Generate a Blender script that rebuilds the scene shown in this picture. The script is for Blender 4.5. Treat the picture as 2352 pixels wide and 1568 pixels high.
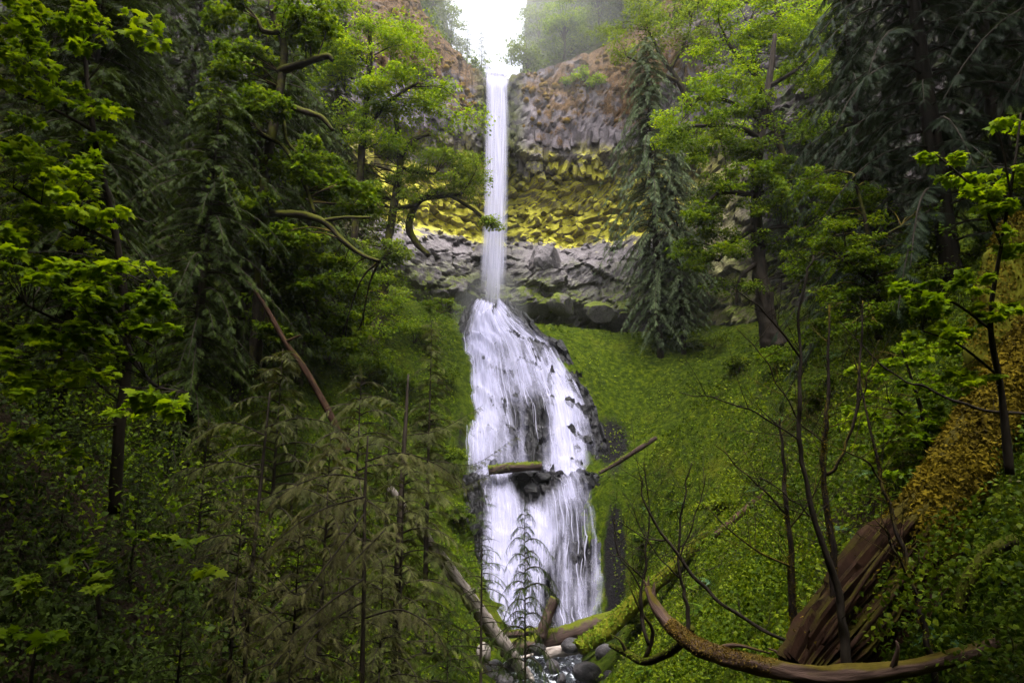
import bpy, math
import numpy as np
from mathutils import Vector
R = math.radians
for o in list(bpy.data.objects): bpy.data.objects.remove(o)
SC = bpy.context.scene
COL = SC.collection

# ------------------------------------------------------------------ camera, sky, sun, exposure
CAMZ, PITCH = 10.0, R(12)
cd = bpy.data.cameras.new('camera'); cam = bpy.data.objects.new('camera', cd); COL.objects.link(cam)
cam.location = (0, 0, CAMZ); cam.rotation_euler = (R(90) + PITCH, 0, 0)
cd.lens = 24; cd.sensor_width = 36; cd.clip_end = 3000; cd.clip_start = 0.05
SC.camera = cam
SUN_EL, SUN_AZ = R(70), R(178)          # azimuth measured from +Y clockwise
w = bpy.data.worlds.new('World'); SC.world = w; w.use_nodes = True
nt = w.node_tree; nt.nodes.clear()
sky = nt.nodes.new('ShaderNodeTexSky'); sky.sky_type = 'NISHITA'; sky.sun_disc = False
sky.sun_elevation = SUN_EL; sky.sun_rotation = SUN_AZ; sky.air_density = 1.0; sky.dust_density = 4.0; sky.ozone_density = 1.0
hs = nt.nodes.new('ShaderNodeHueSaturation'); hs.inputs['Saturation'].default_value = 0.28
bg = nt.nodes.new('ShaderNodeBackground'); bg.inputs['Strength'].default_value = 0.15
wo = nt.nodes.new('ShaderNodeOutputWorld')
nt.links.new(sky.outputs[0], hs.inputs['Color']); nt.links.new(hs.outputs[0], bg.inputs[0]); nt.links.new(bg.outputs[0], wo.inputs[0])
sd = bpy.data.lights.new('sun', 'SUN'); sd.energy = 1.5; sd.angle = R(30); sd.color = (1, .97, .92)
sun = bpy.data.objects.new('sun', sd); COL.objects.link(sun)
sdir = Vector((math.sin(SUN_AZ) * math.cos(SUN_EL), math.cos(SUN_AZ) * math.cos(SUN_EL), math.sin(SUN_EL)))
sun.rotation_euler = sdir.to_track_quat('Z', 'Y').to_euler(); sun.location = (0, 0, 120)
SC.view_settings.view_transform = 'Standard'; SC.view_settings.look = 'None'
SC.view_settings.gamma = 1; SC.view_settings.use_curve_mapping = False
SC.view_settings.exposure = 2.05
cy = SC.cycles
cy.use_adaptive_sampling = True; cy.adaptive_threshold = .025; cy.max_bounces = 5; cy.diffuse_bounces = 2; cy.glossy_bounces = 2; cy.transmission_bounces = 3
cy.transparent_max_bounces = 12; cy.volume_bounces = 1; cy.use_denoising = True
cy.caustics_reflective = False; cy.caustics_refractive = False; cy.sample_clamp_indirect = 6

# ------------------------------------------------------------------ helpers
cp, sp = math.cos(PITCH), math.sin(PITCH)
def ray(u, v):
    xn = (u - 1176) / 1568; yn = (784 - v) / 1568
    return np.array([xn, cp - yn * sp, sp + yn * cp])
def at(u, v, Y):
    d = ray(u, v); return np.array([0, 0, CAMZ]) + d * (Y / d[1])
def ppm(P):                              # picture units per metre at a point
    return 1568 / (P[1] * cp + (P[2] - CAMZ) * sp)
def project(P):
    d = P - np.array([0, 0, CAMZ]); zc = d[..., 1] * cp + d[..., 2] * sp
    yc = -d[..., 1] * sp + d[..., 2] * cp
    zc = np.where(zc < .1, .1, zc)
    return 1176 + 1568 * d[..., 0] / zc, 784 - 1568 * yc / zc, zc

def hash2(ix, iy, seed=0):
    h = (ix.astype(np.int64) * 374761393 + iy.astype(np.int64) * 668265263 + seed * 1442695041) & 0x7fffffff
    h = ((h ^ (h >> 13)) * 1274126177) & 0x7fffffff
    return ((h ^ (h >> 16)) & 0xffff) / 65535.0
def vnoise(x, y, seed=0):
    ix = np.floor(x); iy = np.floor(y); fx = x - ix; fy = y - iy
    fx = fx * fx * (3 - 2 * fx); fy = fy * fy * (3 - 2 * fy)
    a = hash2(ix, iy, seed); b = hash2(ix + 1, iy, seed); c = hash2(ix, iy + 1, seed); d = hash2(ix + 1, iy + 1, seed)
    return (a * (1 - fx) + b * fx) * (1 - fy) + (c * (1 - fx) + d * fx) * fy
def fbm(x, y, oct=4, seed=0):
    s = 0; a = .5
    for i in range(oct):
        s = s + a * (vnoise(x * 2 ** i, y * 2 ** i, seed + i * 17) - .5); a *= .5
    return s                                # about -.4 .. .4
def cellnoise(x, y, seed=0):
    """nearest-cell id value and border distance"""
    ix = np.floor(x); iy = np.floor(y); b1 = np.full(x.shape, 9.); b2 = b1.copy(); idv = np.zeros(x.shape)
    for dx in (-1, 0, 1):
        for dy in (-1, 0, 1):
            cx = ix + dx; cyy = iy + dy
            px = cx + hash2(cx, cyy, seed); py = cyy + hash2(cx, cyy, seed + 5)
            dd = np.hypot(px - x, py - y); m = dd < b1
            b2 = np.where(m, b1, np.minimum(b2, dd)); idv = np.where(m, hash2(cx, cyy, seed + 9), idv); b1 = np.where(m, dd, b1)
    return idv, b2 - b1

def unit(a): return a / (np.linalg.norm(a, axis=-1, keepdims=True) + 1e-9)

LASTW = []
class MB:
    def __init__(s): s.V = []; s.F = []; s.A = []; s.M = []; s.W = []; s.n = 0
    def add(s, V, F, rnd=0.5, mi=0):
        V = np.asarray(V, float); F = np.asarray(F, np.int64)
        if len(V) == 0: return s
        lw = LASTW.pop() if LASTW else None; s.W.append(lw if lw is not None and len(lw) == len(V) else V); LASTW.clear()
        s.V.append(V); s.F.append(F + s.n); s.n += len(V)
        s.A.append(np.broadcast_to(np.asarray(rnd, float), (len(V),))); s.M.append(np.full(len(F), mi)); return s
    def mesh(s, name, mats, smooth=False, extra=None):
        V = np.concatenate(s.V); F = np.concatenate(s.F); A = np.concatenate(s.A); MI = np.concatenate(s.M)
        if smooth and not extra: extra = {'tc': np.concatenate(s.W)}
        return mkmesh(name, V, F, mats, A, MI, smooth, extra)
def mkmesh(name, V, F, mats, A=None, MI=None, smooth=False, extra=None):
    me = bpy.data.meshes.new(name); nv, nf, k = len(V), len(F), F.shape[1]
    me.vertices.add(nv); me.vertices.foreach_set('co', np.ascontiguousarray(V, np.float32).ravel())
    me.loops.add(nf * k); me.loops.foreach_set('vertex_index', np.ascontiguousarray(F, np.int32).ravel())
    me.polygons.add(nf); me.polygons.foreach_set('loop_start', np.arange(0, nf * k, k, dtype=np.int32))
    if not isinstance(mats, (list, tuple)): mats = [mats]
    for m in mats: me.materials.append(m)
    if MI is not None: me.polygons.foreach_set('material_index', MI.astype(np.int32))
    me.polygons.foreach_set('use_smooth', np.full(nf, smooth))
    if A is not None:
        at_ = me.attributes.new('rnd', 'FLOAT', 'POINT'); at_.data.foreach_set('value', np.ascontiguousarray(A, np.float32))
    for kx, val in (extra or {}).items():
        vec = np.ndim(val) == 2; at_ = me.attributes.new(kx, 'FLOAT_VECTOR' if vec else 'FLOAT', 'POINT'); at_.data.foreach_set('vector' if vec else 'value', np.ascontiguousarray(val, np.float32).ravel())
    me.update(calc_edges=True); return me
def ob(name, me, parent=None, loc=None):
    o = bpy.data.objects.new(name, me); COL.objects.link(o)
    if parent is not None: o.parent = parent
    if loc is not None: o.location = loc
    return o
def empty(name, loc=(0, 0, 0)):
    o = bpy.data.objects.new(name, None); COL.objects.link(o); o.location = loc; o.empty_display_size = .3; return o
def tag(o, label=None, cat=None, group=None, kind=None):
    if label: o['label'] = label
    if cat: o['category'] = cat
    if group: o['group'] = group
    if kind: o['kind'] = kind
    return o

def smooth_path(pts, n=None, closed=False):
    P = np.asarray(pts, float); m = len(P)
    if m < 3: 
        t = np.linspace(0, 1, n or 6)[:, None]; return P[0] * (1 - t) + P[-1] * t
    n = n or (m - 1) * 5 + 1
    Q = np.vstack([2 * P[0] - P[1], P, 2 * P[-1] - P[-2]])
    T = np.linspace(0, m - 1 - 1e-6, n); i = T.astype(int); f = (T - i)[:, None]
    a, b, c, d = Q[i], Q[i + 1], Q[i + 2], Q[i + 3]
    return .5 * (2 * b + (c - a) * f + (2 * a - 5 * b + 4 * c - d) * f ** 2 + (3 * b - a - 3 * c + d) * f ** 3)
def tube(pts, rad, ns=6, bump=0., seed=0, n=None, bf=1.5, cap=True):
    """pts control points, rad list interpolated along; returns V,F"""
    P = smooth_path(pts, n); m = len(P); rad = np.interp(np.linspace(0, 1, m), np.linspace(0, 1, len(rad)), rad)
    T = unit(np.gradient(P, axis=0)); ref = np.array([0.3, 0.2, 1.]) if abs(T[:, 2]).mean() < .8 else np.array([1., .2, .1])
    U = unit(np.cross(T, ref)); W = np.cross(T, U)
    th = np.linspace(0, 2 * np.pi, ns, endpoint=False)
    rr = rad[:, None] * np.ones(ns)
    if bump:
        L = np.concatenate([[0], np.cumsum(np.linalg.norm(np.diff(P, axis=0), axis=1))])[:, None] * np.ones(ns)
        rr = rr * (1 + bump * 2.2 * fbm(L * bf + seed * 3.1, np.cos(th)[None] * 1.7 + np.sin(th)[None] * 2.3 + 7, 3, seed))
    V = P[:, None] + rr[..., None] * (np.cos(th)[None, :, None] * U[:, None] + np.sin(th)[None, :, None] * W[:, None])
    LL = np.r_[0, np.cumsum(np.linalg.norm(np.diff(P, axis=0), axis=1))] + seed * 2.7; r_ = max(rad.mean(), .02)
    TW = np.stack([np.cos(th)[None] * r_ + 0 * LL[:, None], np.sin(th)[None] * r_ + 0 * LL[:, None], LL[:, None] + 0 * th[None]], -1).reshape(-1, 3)
    V = V.reshape(-1, 3); i = np.arange(m - 1)[:, None] * ns; j = np.arange(ns)[None]; j2 = (j + 1) % ns
    a = (i + j).ravel(); b = (i + j2).ravel(); F = np.vstack([np.c_[a, b, a + ns], np.c_[b, b + ns, a + ns]])
    if cap:
        V = np.vstack([V, P[:1], P[-1:]]); c0, c1 = m * ns, m * ns + 1; jj = np.arange(ns); e = (m - 1) * ns
        F = np.vstack([F, np.c_[np.full(ns, c0), (jj + 1) % ns, jj], np.c_[np.full(ns, c1), e + jj, e + (jj + 1) % ns]])
    if len(TW) < len(V): TW = np.vstack([TW, [[0, 0, LL[0]], [0, 0, LL[-1]]]])
    LASTW.clear(); LASTW.append(TW); return V, F

# leaf templates: verts (k,3) unit length along +x, tris
T_RHOMB = (np.array([[0, 0, 0], [.45, .34, .06], [1, 0, -.12], [.45, -.34, .06]]), np.array([[0, 1, 3], [1, 2, 3]]))
T_DOT = (np.array([[0, .35, 0], [1, 0, -.1], [0, -.35, 0]]), np.array([[0, 1, 2]]))
def maple_template():
    o = [(0, 0), (-.05, .28), (.16, .22), (.22, .58), (.42, .34), (.62, .42), (.62, .18), (1, 0), (.62, -.18), (.62, -.42), (.42, -.34), (.22, -.58), (.16, -.22), (-.05, -.28)]
    V = [(.3, 0, .05)] + [(x, y, -.25 * (x - .3) ** 2 - .3 * y * y) for x, y in o]
    n = len(o); return np.array(V), np.array([[0, i + 1, (i + 1) % n + 1] for i in range(n)])
T_MAPLE = maple_template()
def oval_template():
    V = [(0, 0, 0), (.25, .2, .04), (.6, .23, .03), (1, 0, -.1), (.6, -.23, .03), (.25, -.2, .04)]
    return np.array(V), np.array([[0, 1, 5], [1, 2, 4], [1, 4, 5], [2, 3, 4]])
T_OVAL = oval_template()
def frond_template(n=7, l=.3, w=.03, droop=.25, ang=55):
    V = []; F = []
    for k in range(n):
        x = .08 + .84 * k / n; ll = l * (1 - (x - .25) ** 2 * .9) * (1 if x > .2 else .8)
        for s in (-1, 1):
            b = len(V); xo = x + (.02 if s > 0 else .06)
            tx = xo + ll * math.cos(R(ang)); ty = s * ll * math.sin(R(ang))
            V += [(xo - w, 0, -droop * (xo - w) ** 2), (xo + w, 0, -droop * (xo + w) ** 2), (tx, ty, -droop * tx * tx - .12 * ll)]
            F.append((b, b + 1, b + 2))
    b = len(V); V += [(0, -.012, 0), (0, .012, 0), (1.0, 0, -droop)]; F.append((b, b + 1, b + 2))
    b = len(V); V += [(.85, -.03, -droop * .72), (.85, .03, -droop * .72), (1.14, 0, -droop * 1.3)]; F.append((b, b + 1, b + 2))
    return np.array(V), np.array(F)
T_FROND = frond_template(8, .30, .032)
T_FROND_FAR = frond_template(4, .36, .07)
T_FERN = frond_template(20, .19, .022, .55, 75)
def scatter(tpl, P, X, N, S):
    tv, tf = tpl; X = unit(X); Y = unit(np.cross(N, X)); Z = np.cross(X, Y)
    V = P[:, None] + S[:, None, None] * (tv[None, :, 0:1] * X[:, None] + tv[None, :, 1:2] * Y[:, None] + tv[None, :, 2:3] * Z[:, None])
    n, k = len(P), len(tv); F = (tf[None] + (np.arange(n) * k)[:, None, None]).reshape(-1, tf.shape[1])
    return V.reshape(-1, 3), F, k

# ------------------------------------------------------------------ materials
def mat(name):
    m = bpy.data.materials.new(name); m.use_nodes = True; n = m.node_tree; n.nodes.clear()
    out = n.nodes.new('ShaderNodeOutputMaterial'); return m, n, out
def N(n, t, **kw):
    x = n.nodes.new(t)
    for k, v in kw.items():
        if k.startswith('i_'):
            key = k[2:].replace('_', ' '); x.inputs[key].default_value = v
        else: setattr(x, k, v)
    return x
def ramp(n, stops, fac=None):
    r = n.nodes.new('ShaderNodeValToRGB'); e = r.color_ramp.elements
    while len(e) < len(stops): e.new(.5)
    for i, (p, c) in enumerate(stops): e[i].position = p; e[i].color = (*c, 1) if len(c) == 3 else c
    if fac is not None: n.links.new(fac, r.inputs[0])
    return r
def mixc(n, fac, a, b, mode='MIX'):
    m = n.nodes.new('ShaderNodeMix'); m.data_type = 'RGBA'; m.blend_type = mode
    for s, v in (('Factor', fac), ('A', a), ('B', b)):
        sock = [i for i in m.inputs if i.name == s and (i.type == 'VALUE' if s == 'Factor' else i.type == 'RGBA')][0]
        if isinstance(v, (tuple, list)): sock.default_value = (*v, 1)
        elif isinstance(v, (int, float)): sock.default_value = v
        else: n.links.new(v, sock)
    return [o for o in m.outputs if o.type == 'RGBA'][0]
def math_(n, op, a, b=None, c=None, clamp=False):
    m = n.nodes.new('ShaderNodeMath'); m.operation = op; m.use_clamp = clamp
    for i, v in enumerate((a, b, c)):
        if v is None: continue
        if isinstance(v, (int, float)): m.inputs[i].default_value = v
        else: n.links.new(v, m.inputs[i])
    return m.outputs[0]
def mrange(n, v, a, b, c=0., d=1., smooth=True):
    m = n.nodes.new('ShaderNodeMapRange'); m.interpolation_type = 'SMOOTHSTEP' if smooth else 'LINEAR'
    n.links.new(v, m.inputs[0])
    for i, x in enumerate((a, b, c, d)): m.inputs[i + 1].default_value = x
    return m.outputs[0]
def noise(n, scale, detail=4, rough=.55, vec=None, dist=0.):
    x = N(n, 'ShaderNodeTexNoise'); x.inputs['Scale'].default_value = scale; x.inputs['Detail'].default_value = detail
    x.inputs['Roughness'].default_value = rough; x.inputs['Distortion'].default_value = dist
    if vec is not None: n.links.new(vec, x.inputs['Vector'])
    return x.outputs[0]
def geopos(n): return n.nodes.new('ShaderNodeNewGeometry').outputs['Position']
def attr(n, name):
    a = n.nodes.new('ShaderNodeAttribute'); a.attribute_name = name; return a.outputs['Fac']
def principled(n, out, col, rough=.8, spec=.3, bump=None, bstr=.4, bdist=.05):
    p = n.nodes.new('ShaderNodeBsdfPrincipled')
    if isinstance(col, tuple): p.inputs['Base Color'].default_value = (*col, 1)
    else: n.links.new(col, p.inputs['Base Color'])
    if isinstance(rough, float): p.inputs['Roughness'].default_value = rough
    else: n.links.new(rough, p.inputs['Roughness'])
    p.inputs['Specular IOR Level'].default_value = spec
    if bump is not None:
        b = n.nodes.new('ShaderNodeBump'); b.inputs['Strength'].default_value = bstr; b.inputs['Distance'].default_value = bdist
        n.links.new(bump, b.inputs['Height']); n.links.new(b.outputs[0], p.inputs['Normal'])
    if out is not None: n.links.new(p.outputs[0], out.inputs[0])
    return p
def leafmat(name, dark, midc, light, trans=.4, rough=.45, spec=.25, var=.6):
    m, n, out = mat(name)
    a = attr(n, 'rnd'); nz = noise(n, var, 2, .5, geopos(n))
    f = math_(n, 'ADD', math_(n, 'MULTIPLY', a, .6), math_(n, 'MULTIPLY', mrange(n, nz, .3, .7), .4))
    c = ramp(n, [(0.05, dark), (.5, midc), (.95, light)], f).outputs[0]
    p = principled(n, None, c, rough, spec * .18)
    t = n.nodes.new('ShaderNodeBsdfTranslucent'); tc = mixc(n, 1., c, (1.25, 1.2, .5), 'MULTIPLY'); n.links.new(tc, t.inputs[0])
    mx = n.nodes.new('ShaderNodeMixShader'); mx.inputs[0].default_value = trans
    n.links.new(p.outputs[0], mx.inputs[1]); n.links.new(t.outputs[0], mx.inputs[2]); n.links.new(mx.outputs[0], out.inputs[0])
    return m
M = {}
M['maple'] = leafmat('maple_leaf', (.05, .09, .002), (.14, .22, .003), (.27, .35, .005), .52)
M['maple_deep'] = leafmat('maple_leaf_deep', (.022, .045, .002), (.068, .112, .003), (.15, .20, .005), .45)
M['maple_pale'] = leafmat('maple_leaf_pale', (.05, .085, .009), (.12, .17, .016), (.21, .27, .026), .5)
M['cover'] = leafmat('ground_leaf', (.012, .028, .002), (.056, .090, .003), (.16, .195, .006), .35, .45, .3, .25)
M['cover_near'] = leafmat('ground_leaf_near', (.010, .026, .003), (.038, .075, .006), (.10, .16, .013), .35, .4, .35, .8)
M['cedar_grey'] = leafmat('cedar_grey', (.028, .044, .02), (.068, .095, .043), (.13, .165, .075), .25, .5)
M['cedar_dark'] = leafmat('cedar_dark', (.005, .010, .005), (.016, .026, .012), (.038, .055, .028), .2, .5)  # darkened further so the leaf colour carries the dimming toward the right edge
M['cedar_olive'] = leafmat('cedar_olive', (.010, .012, .004), (.040, .044, .013), (.105, .11, .034), .3, .6)
M['cedar_tan'] = leafmat('cedar_tan', (.014, .013, .005), (.055, .052, .019), (.135, .13, .045), .25, .6)
M['hemlock'] = leafmat('hemlock', (.008, .014, .003), (.024, .038, .006), (.058, .085, .013), .3, .5)
M['fern'] = leafmat('fern_blade', (.03, .08, .035), (.07, .15, .075), (.13, .22, .12), .3, .35, .4)
M['moss_orange'] = leafmat('moss_orange', (.03, .022, .004), (.085, .062, .006), (.18, .13, .010), .1, .9, .1, 1.5)
M['moss_brown'] = leafmat('moss_brown', (.05, .03, .010), (.13, .08, .018), (.24, .16, .035), .1, .95, .05, 2.5)
M['moss_green'] = leafmat('moss_green', (.03, .055, .004), (.08, .115, .007), (.15, .19, .012), .15, .9, .1, 1.)
def barkmat(name, dark, light, mosscol=None, mossamt=.5, sc=6.):
    m, n, out = mat(name); tc = N(n, 'ShaderNodeAttribute'); tc.attribute_name = 'tc'; pos = tc.outputs['Vector']
    mp = N(n, 'ShaderNodeMapping'); n.links.new(pos, mp.inputs[0]); mp.inputs['Scale'].default_value = (1, 1, .14)
    nz = noise(n, sc, 6, .65, mp.outputs[0], .4); c = ramp(n, [(.3, dark), (.7, light)], nz).outputs[0]
    if mosscol:
        g = n.nodes.new('ShaderNodeNewGeometry'); s = n.nodes.new('ShaderNodeSeparateXYZ'); n.links.new(g.outputs['Normal'], s.inputs[0])
        n2 = noise(n, 1.6, 5, .6, g.outputs['Position'])
        f = math_(n, 'ADD', math_(n, 'MULTIPLY', s.outputs[2], .45), n2); f = mrange(n, f, .95 - mossamt, 1.15 - mossamt)
        mc = mixc(n, noise(n, 9, 4, .6, g.outputs['Position']), tuple(x * .45 for x in mosscol), tuple(min(1, x * 1.5) for x in mosscol))
        c = mixc(n, f, c, mc)
    principled(n, out, c, .85, .08, nz, .8, .04); return m
M['bark'] = barkmat('bark_dark', (.010, .008, .006), (.045, .034, .026))
M['bark_moss'] = barkmat('bark_mossy', (.010, .007, .005), (.035, .026, .018), (.05, .052, .005), .52)
M['bark_stem'] = barkmat('bark_stem', (.012, .009, .008), (.05, .036, .03), (.09, .07, .008), .38, 20)
M['wood_bare'] = barkmat('wood_bare', (.03, .018, .013), (.16, .10, .08), (.08, .06, .008), .22, 9)
M['wood_pale'] = barkmat('wood_weathered', (.06, .045, .038), (.36, .31, .28), None, 0, 9)
M['wood_red'] = barkmat('wood_red', (.012, .007, .005), (.085, .045, .034), None, 0, 9)
M['wood_log'] = barkmat('wood_log', (.02, .013, .011), (.10, .066, .056), (.07, .08, .006), .30, 7)
M['wood_moss'] = barkmat('wood_log_mossy', (.02, .014, .010), (.08, .055, .04), (.10, .10, .006), .85, 7)

M['wood_rot'] = barkmat('rotten_wood', (.006, .003, .002), (.05, .024, .014), (.04, .032, .004), .26, 11)
M['wood_giant'] = barkmat('giant_bark_mossy', (.02, .010, .006), (.07, .04, .022), (.045, .036, .004), .60, 9)
def ground_mat():
    m, n, out = mat('moss_ground'); g = n.nodes.new('ShaderNodeNewGeometry'); pos = g.outputs['Position']
    s = n.nodes.new('ShaderNodeSeparateXYZ'); n.links.new(g.outputs['Normal'], s.inputs[0])
    a = noise(n, .22, 5, .6, pos); b = noise(n, 2.2, 6, .7, pos); c = noise(n, 11., 4, .7, pos)
    green = ramp(n, [(.30, (.006, .012, .001)), (.5, (.032, .052, .0015)), (.70, (.10, .118, .003))], b).outputs[0]
    yel = mixc(n, mrange(n, a, .56, .78), green, mixc(n, b, (.03, .045, .003), (.14, .14, .008)))
    soil = ramp(n, [(.3, (.006, .004, .0025)), (.7, (.035, .024, .013))], c).outputs[0]  # soil tone lowered further to carry the near-black of the left hollow
    bare_shade = attr(n, 'bare')
    f = mrange(n, math_(n, 'ADD', bare_shade, math_(n, 'MULTIPLY', math_(n, 'SUBTRACT', b, .5), .9)), .35, .65)
    col = mixc(n, f, yel, soil)
    rock = ramp(n, [(.3, (.004, .0035, .0045)), (.7, (.018, .016, .018))], c).outputs[0]
    fr = mrange(n, math_(n, 'ADD', attr(n, 'rock'), math_(n, 'MULTIPLY', math_(n, 'SUBTRACT', b, .5), .8)), .45, .65)
    col = mixc(n, fr, col, rock)
    h = math_(n, 'ADD', b, math_(n, 'MULTIPLY', c, .4))
    principled(n, out, col, .9, .05, h, 1., .35); return m
M['ground'] = ground_mat()

def cliff_mat():
    m, n, out = mat('basalt_cliff'); g = n.nodes.new('ShaderNodeNewGeometry'); pos = g.outputs['Position']
    s = n.nodes.new('ShaderNodeSeparateXYZ'); n.links.new(pos, s.inputs[0]); sn = n.nodes.new('ShaderNodeSeparateXYZ'); n.links.new(g.outputs['Normal'], sn.inputs[0])
    z = s.outputs[2]; x = s.outputs[0]
    a = noise(n, .16, 5, .6, pos); b = noise(n, .9, 6, .68, pos); c = noise(n, 5., 5, .7, pos)
    zj = math_(n, 'ADD', z, math_(n, 'MULTIPLY', math_(n, 'SUBTRACT', a, .5), 9.)); zj = math_(n, 'ADD', zj, math_(n, 'MULTIPLY', math_(n, 'SUBTRACT', b, .5), 9.))
    grey = ramp(n, [(.28, (.04, .033, .036)), (.5, (.14, .118, .13)), (.72, (.28, .25, .27))], math_(n, 'ADD', math_(n, 'MULTIPLY', b, .6), math_(n, 'MULTIPLY', c, .4))).outputs[0]
    low = ramp(n, [(.3, (.035, .03, .033)), (.5, (.135, .118, .125)), (.7, (.25, .225, .24))], math_(n, 'ADD', math_(n, 'MULTIPLY', b, .45), math_(n, 'MULTIPLY', c, .55))).outputs[0]
    brown = mixc(n, mrange(n, c, .3, .7), (.035, .02, .010), (.17, .092, .034))
    upper = mixc(n, mrange(n, math_(n, 'ADD', math_(n, 'ADD', math_(n, 'MULTIPLY', b, .5), math_(n, 'MULTIPLY', a, .5)), mrange(n, zj, 50, 63, -.05, .13)), .50, .60), grey, brown)
    yel = ramp(n, [(.30, (.07, .05, .015)), (.43, (.36, .32, .03)), (.62, (.60, .56, .065))], math_(n, 'ADD', math_(n, 'MULTIPLY', b, .6), math_(n, 'MULTIPLY', c, .4))).outputs[0]
    ax = math_(n, 'ABSOLUTE', math_(n, 'SUBTRACT', x, 2.)); lat = mrange(n, ax, 15, 24, 1, 0)
    fy = math_(n, 'MULTIPLY', mrange(n, zj, 51.5, 48.5), lat)
    fy = math_(n, 'MULTIPLY', math_(n, 'MULTIPLY', fy, mrange(n, sn.outputs[2], -.7, -.1, .15, 1)), mrange(n, math_(n, 'ADD', noise(n, .45, 5, .7, pos), mrange(n, zj, 49, 42, -.02, .18)), .42, .52, .06, 1))
    side = mixc(n, mrange(n, b, .48, .6), (.05, .04, .042), (.035, .045, .012))
    base = mixc(n, lat, side, upper)
    col = mixc(n, fy, base, yel)
    fl = math_(n, 'MULTIPLY', mrange(n, zj, 39.4, 37.8), lat); col = mixc(n, fl, col, low)
    moss = mixc(n, c, (.02, .035, .003), (.12, .14, .008)); 
    fm = math_(n, 'MULTIPLY', mrange(n, zj, 35.0, 31.0), mrange(n, math_(n, 'ADD', b, math_(n, 'MULTIPLY', sn.outputs[2], .25)), .44, .58)); col = mixc(n, fm, col, moss)
    wet = mrange(n, math_(n, 'ABSOLUTE', math_(n, 'ADD', x, 1.6)), 1.6, 4.2, 1., 0.)
    wet2 = math_(n, 'MULTIPLY', wet, mrange(n, zj, 44, 50, .35, 1)); col = mixc(n, math_(n, 'MULTIPLY', wet2, .8), col, mixc(n, mrange(n, b, .42, .55), (.03, .028, .03), (.06, .075, .008)))
    principled(n, out, col, .85, .25, math_(n, 'ADD', b, math_(n, 'MULTIPLY', c, .5)), .8, .25); return m
M['cliff'] = cliff_mat()

def wetrock(name, dark=(.008, .008, .010), light=(.05, .046, .055), rough=.3):
    m, n, out = mat(name); pos = geopos(n); b = noise(n, 1.6, 6, .7, pos); c = noise(n, 8, 4, .6, pos)
    col = ramp(n, [(.35, dark), (.7, light)], b).outputs[0]
    principled(n, out, col, rough, .22, math_(n, 'ADD', b, math_(n, 'MULTIPLY', c, .4)), .7, .2); return m
M['wetrock'] = wetrock('wet_basalt', (.003, .003, .004), (.018, .016, .020), .55); M['stone'] = wetrock('stream_stone', (.012, .011, .012), (.07, .062, .066), .4)
M['stone_pale'] = wetrock('stream_stone_pale', (.10, .085, .075), (.30, .26, .23), .5)

def water_mat(name, su, sv, lo, hi, base=(.62, .61, .76), dens=1., big=.3):
    """foam: opacity streaked along the flow; fu runs across, fv down the flow in metres, cov is how much water runs there"""
    m, n, out = mat(name)
    cmb = n.nodes.new('ShaderNodeCombineXYZ'); fu = attr(n, 'fu'); fv = attr(n, 'fv'); cov = attr(n, 'cov')
    n.links.new(math_(n, 'MULTIPLY', fu, su), cmb.inputs[0]); n.links.new(math_(n, 'MULTIPLY', fv, sv), cmb.inputs[1])
    a = noise(n, 1., 4, .52, cmb.outputs[0], .5)
    cm2 = n.nodes.new('ShaderNodeCombineXYZ'); n.links.new(math_(n, 'MULTIPLY', fu, su * 3.5), cm2.inputs[0]); n.links.new(math_(n, 'MULTIPLY', fv, sv * 2.2), cm2.inputs[1]); cm2.inputs[2].default_value = 3.3
    b = noise(n, 1., 4, .6, cm2.outputs[0], .2)
    cm3 = n.nodes.new('ShaderNodeCombineXYZ'); n.links.new(math_(n, 'MULTIPLY', fu, su * .45), cm3.inputs[0]); n.links.new(math_(n, 'MULTIPLY', fv, big), cm3.inputs[1]); cm3.inputs[2].default_value = 9.1
    g_ = noise(n, 1., 3, .5, cm3.outputs[0], .6)
    f = math_(n, 'ADD', math_(n, 'ADD', math_(n, 'MULTIPLY', a, .5), math_(n, 'MULTIPLY', b, .22)), math_(n, 'MULTIPLY', g_, .38))
    f = math_(n, 'ADD', f, math_(n, 'SUBTRACT', cov, .5))
    al = mrange(n, f, lo, hi, 0, dens)
    d = n.nodes.new('ShaderNodeBsdfDiffuse'); d.inputs[0].default_value = (*base, 1)
    t = n.nodes.new('ShaderNodeBsdfTranslucent'); t.inputs[0].default_value = (*base, 1)
    mx = n.nodes.new('ShaderNodeMixShader'); mx.inputs[0].default_value = .35; n.links.new(d.outputs[0], mx.inputs[1]); n.links.new(t.outputs[0], mx.inputs[2])
    tr = n.nodes.new('ShaderNodeBsdfTransparent'); m2 = n.nodes.new('ShaderNodeMixShader'); n.links.new(al, m2.inputs[0])
    n.links.new(tr.outputs[0], m2.inputs[1]); n.links.new(mx.outputs[0], m2.inputs[2]); n.links.new(m2.outputs[0], out.inputs[0]); return m
M['plunge'] = water_mat('falling_water', 2.0, .05, .36, .84, base=(.58, .57, .71), dens=.88, big=.05)
M['cascade'] = water_mat('cascade_water', 1.45, .17, .545, 1.06, base=(.54, .53, .71), dens=.86)
M['strand'] = water_mat('water_strand', 3., .3, .25, .7, base=(.52, .51, .66), dens=.5)
def stream_mat():
    m, n, out = mat('stream_water'); pos = geopos(n); mp = N(n, 'ShaderNodeMapping'); n.links.new(pos, mp.inputs[0]); mp.inputs['Scale'].default_value = (1.6, .7, 1)
    a = noise(n, 1.6, 6, .65, mp.outputs[0], 1.2)
    c = mixc(n, mrange(n, a, .50, .66), (.02, .024, .026), (.62, .65, .72))
    principled(n, out, c, .2, .5, a, .6, .15); return m
M['stream'] = stream_mat()

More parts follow.
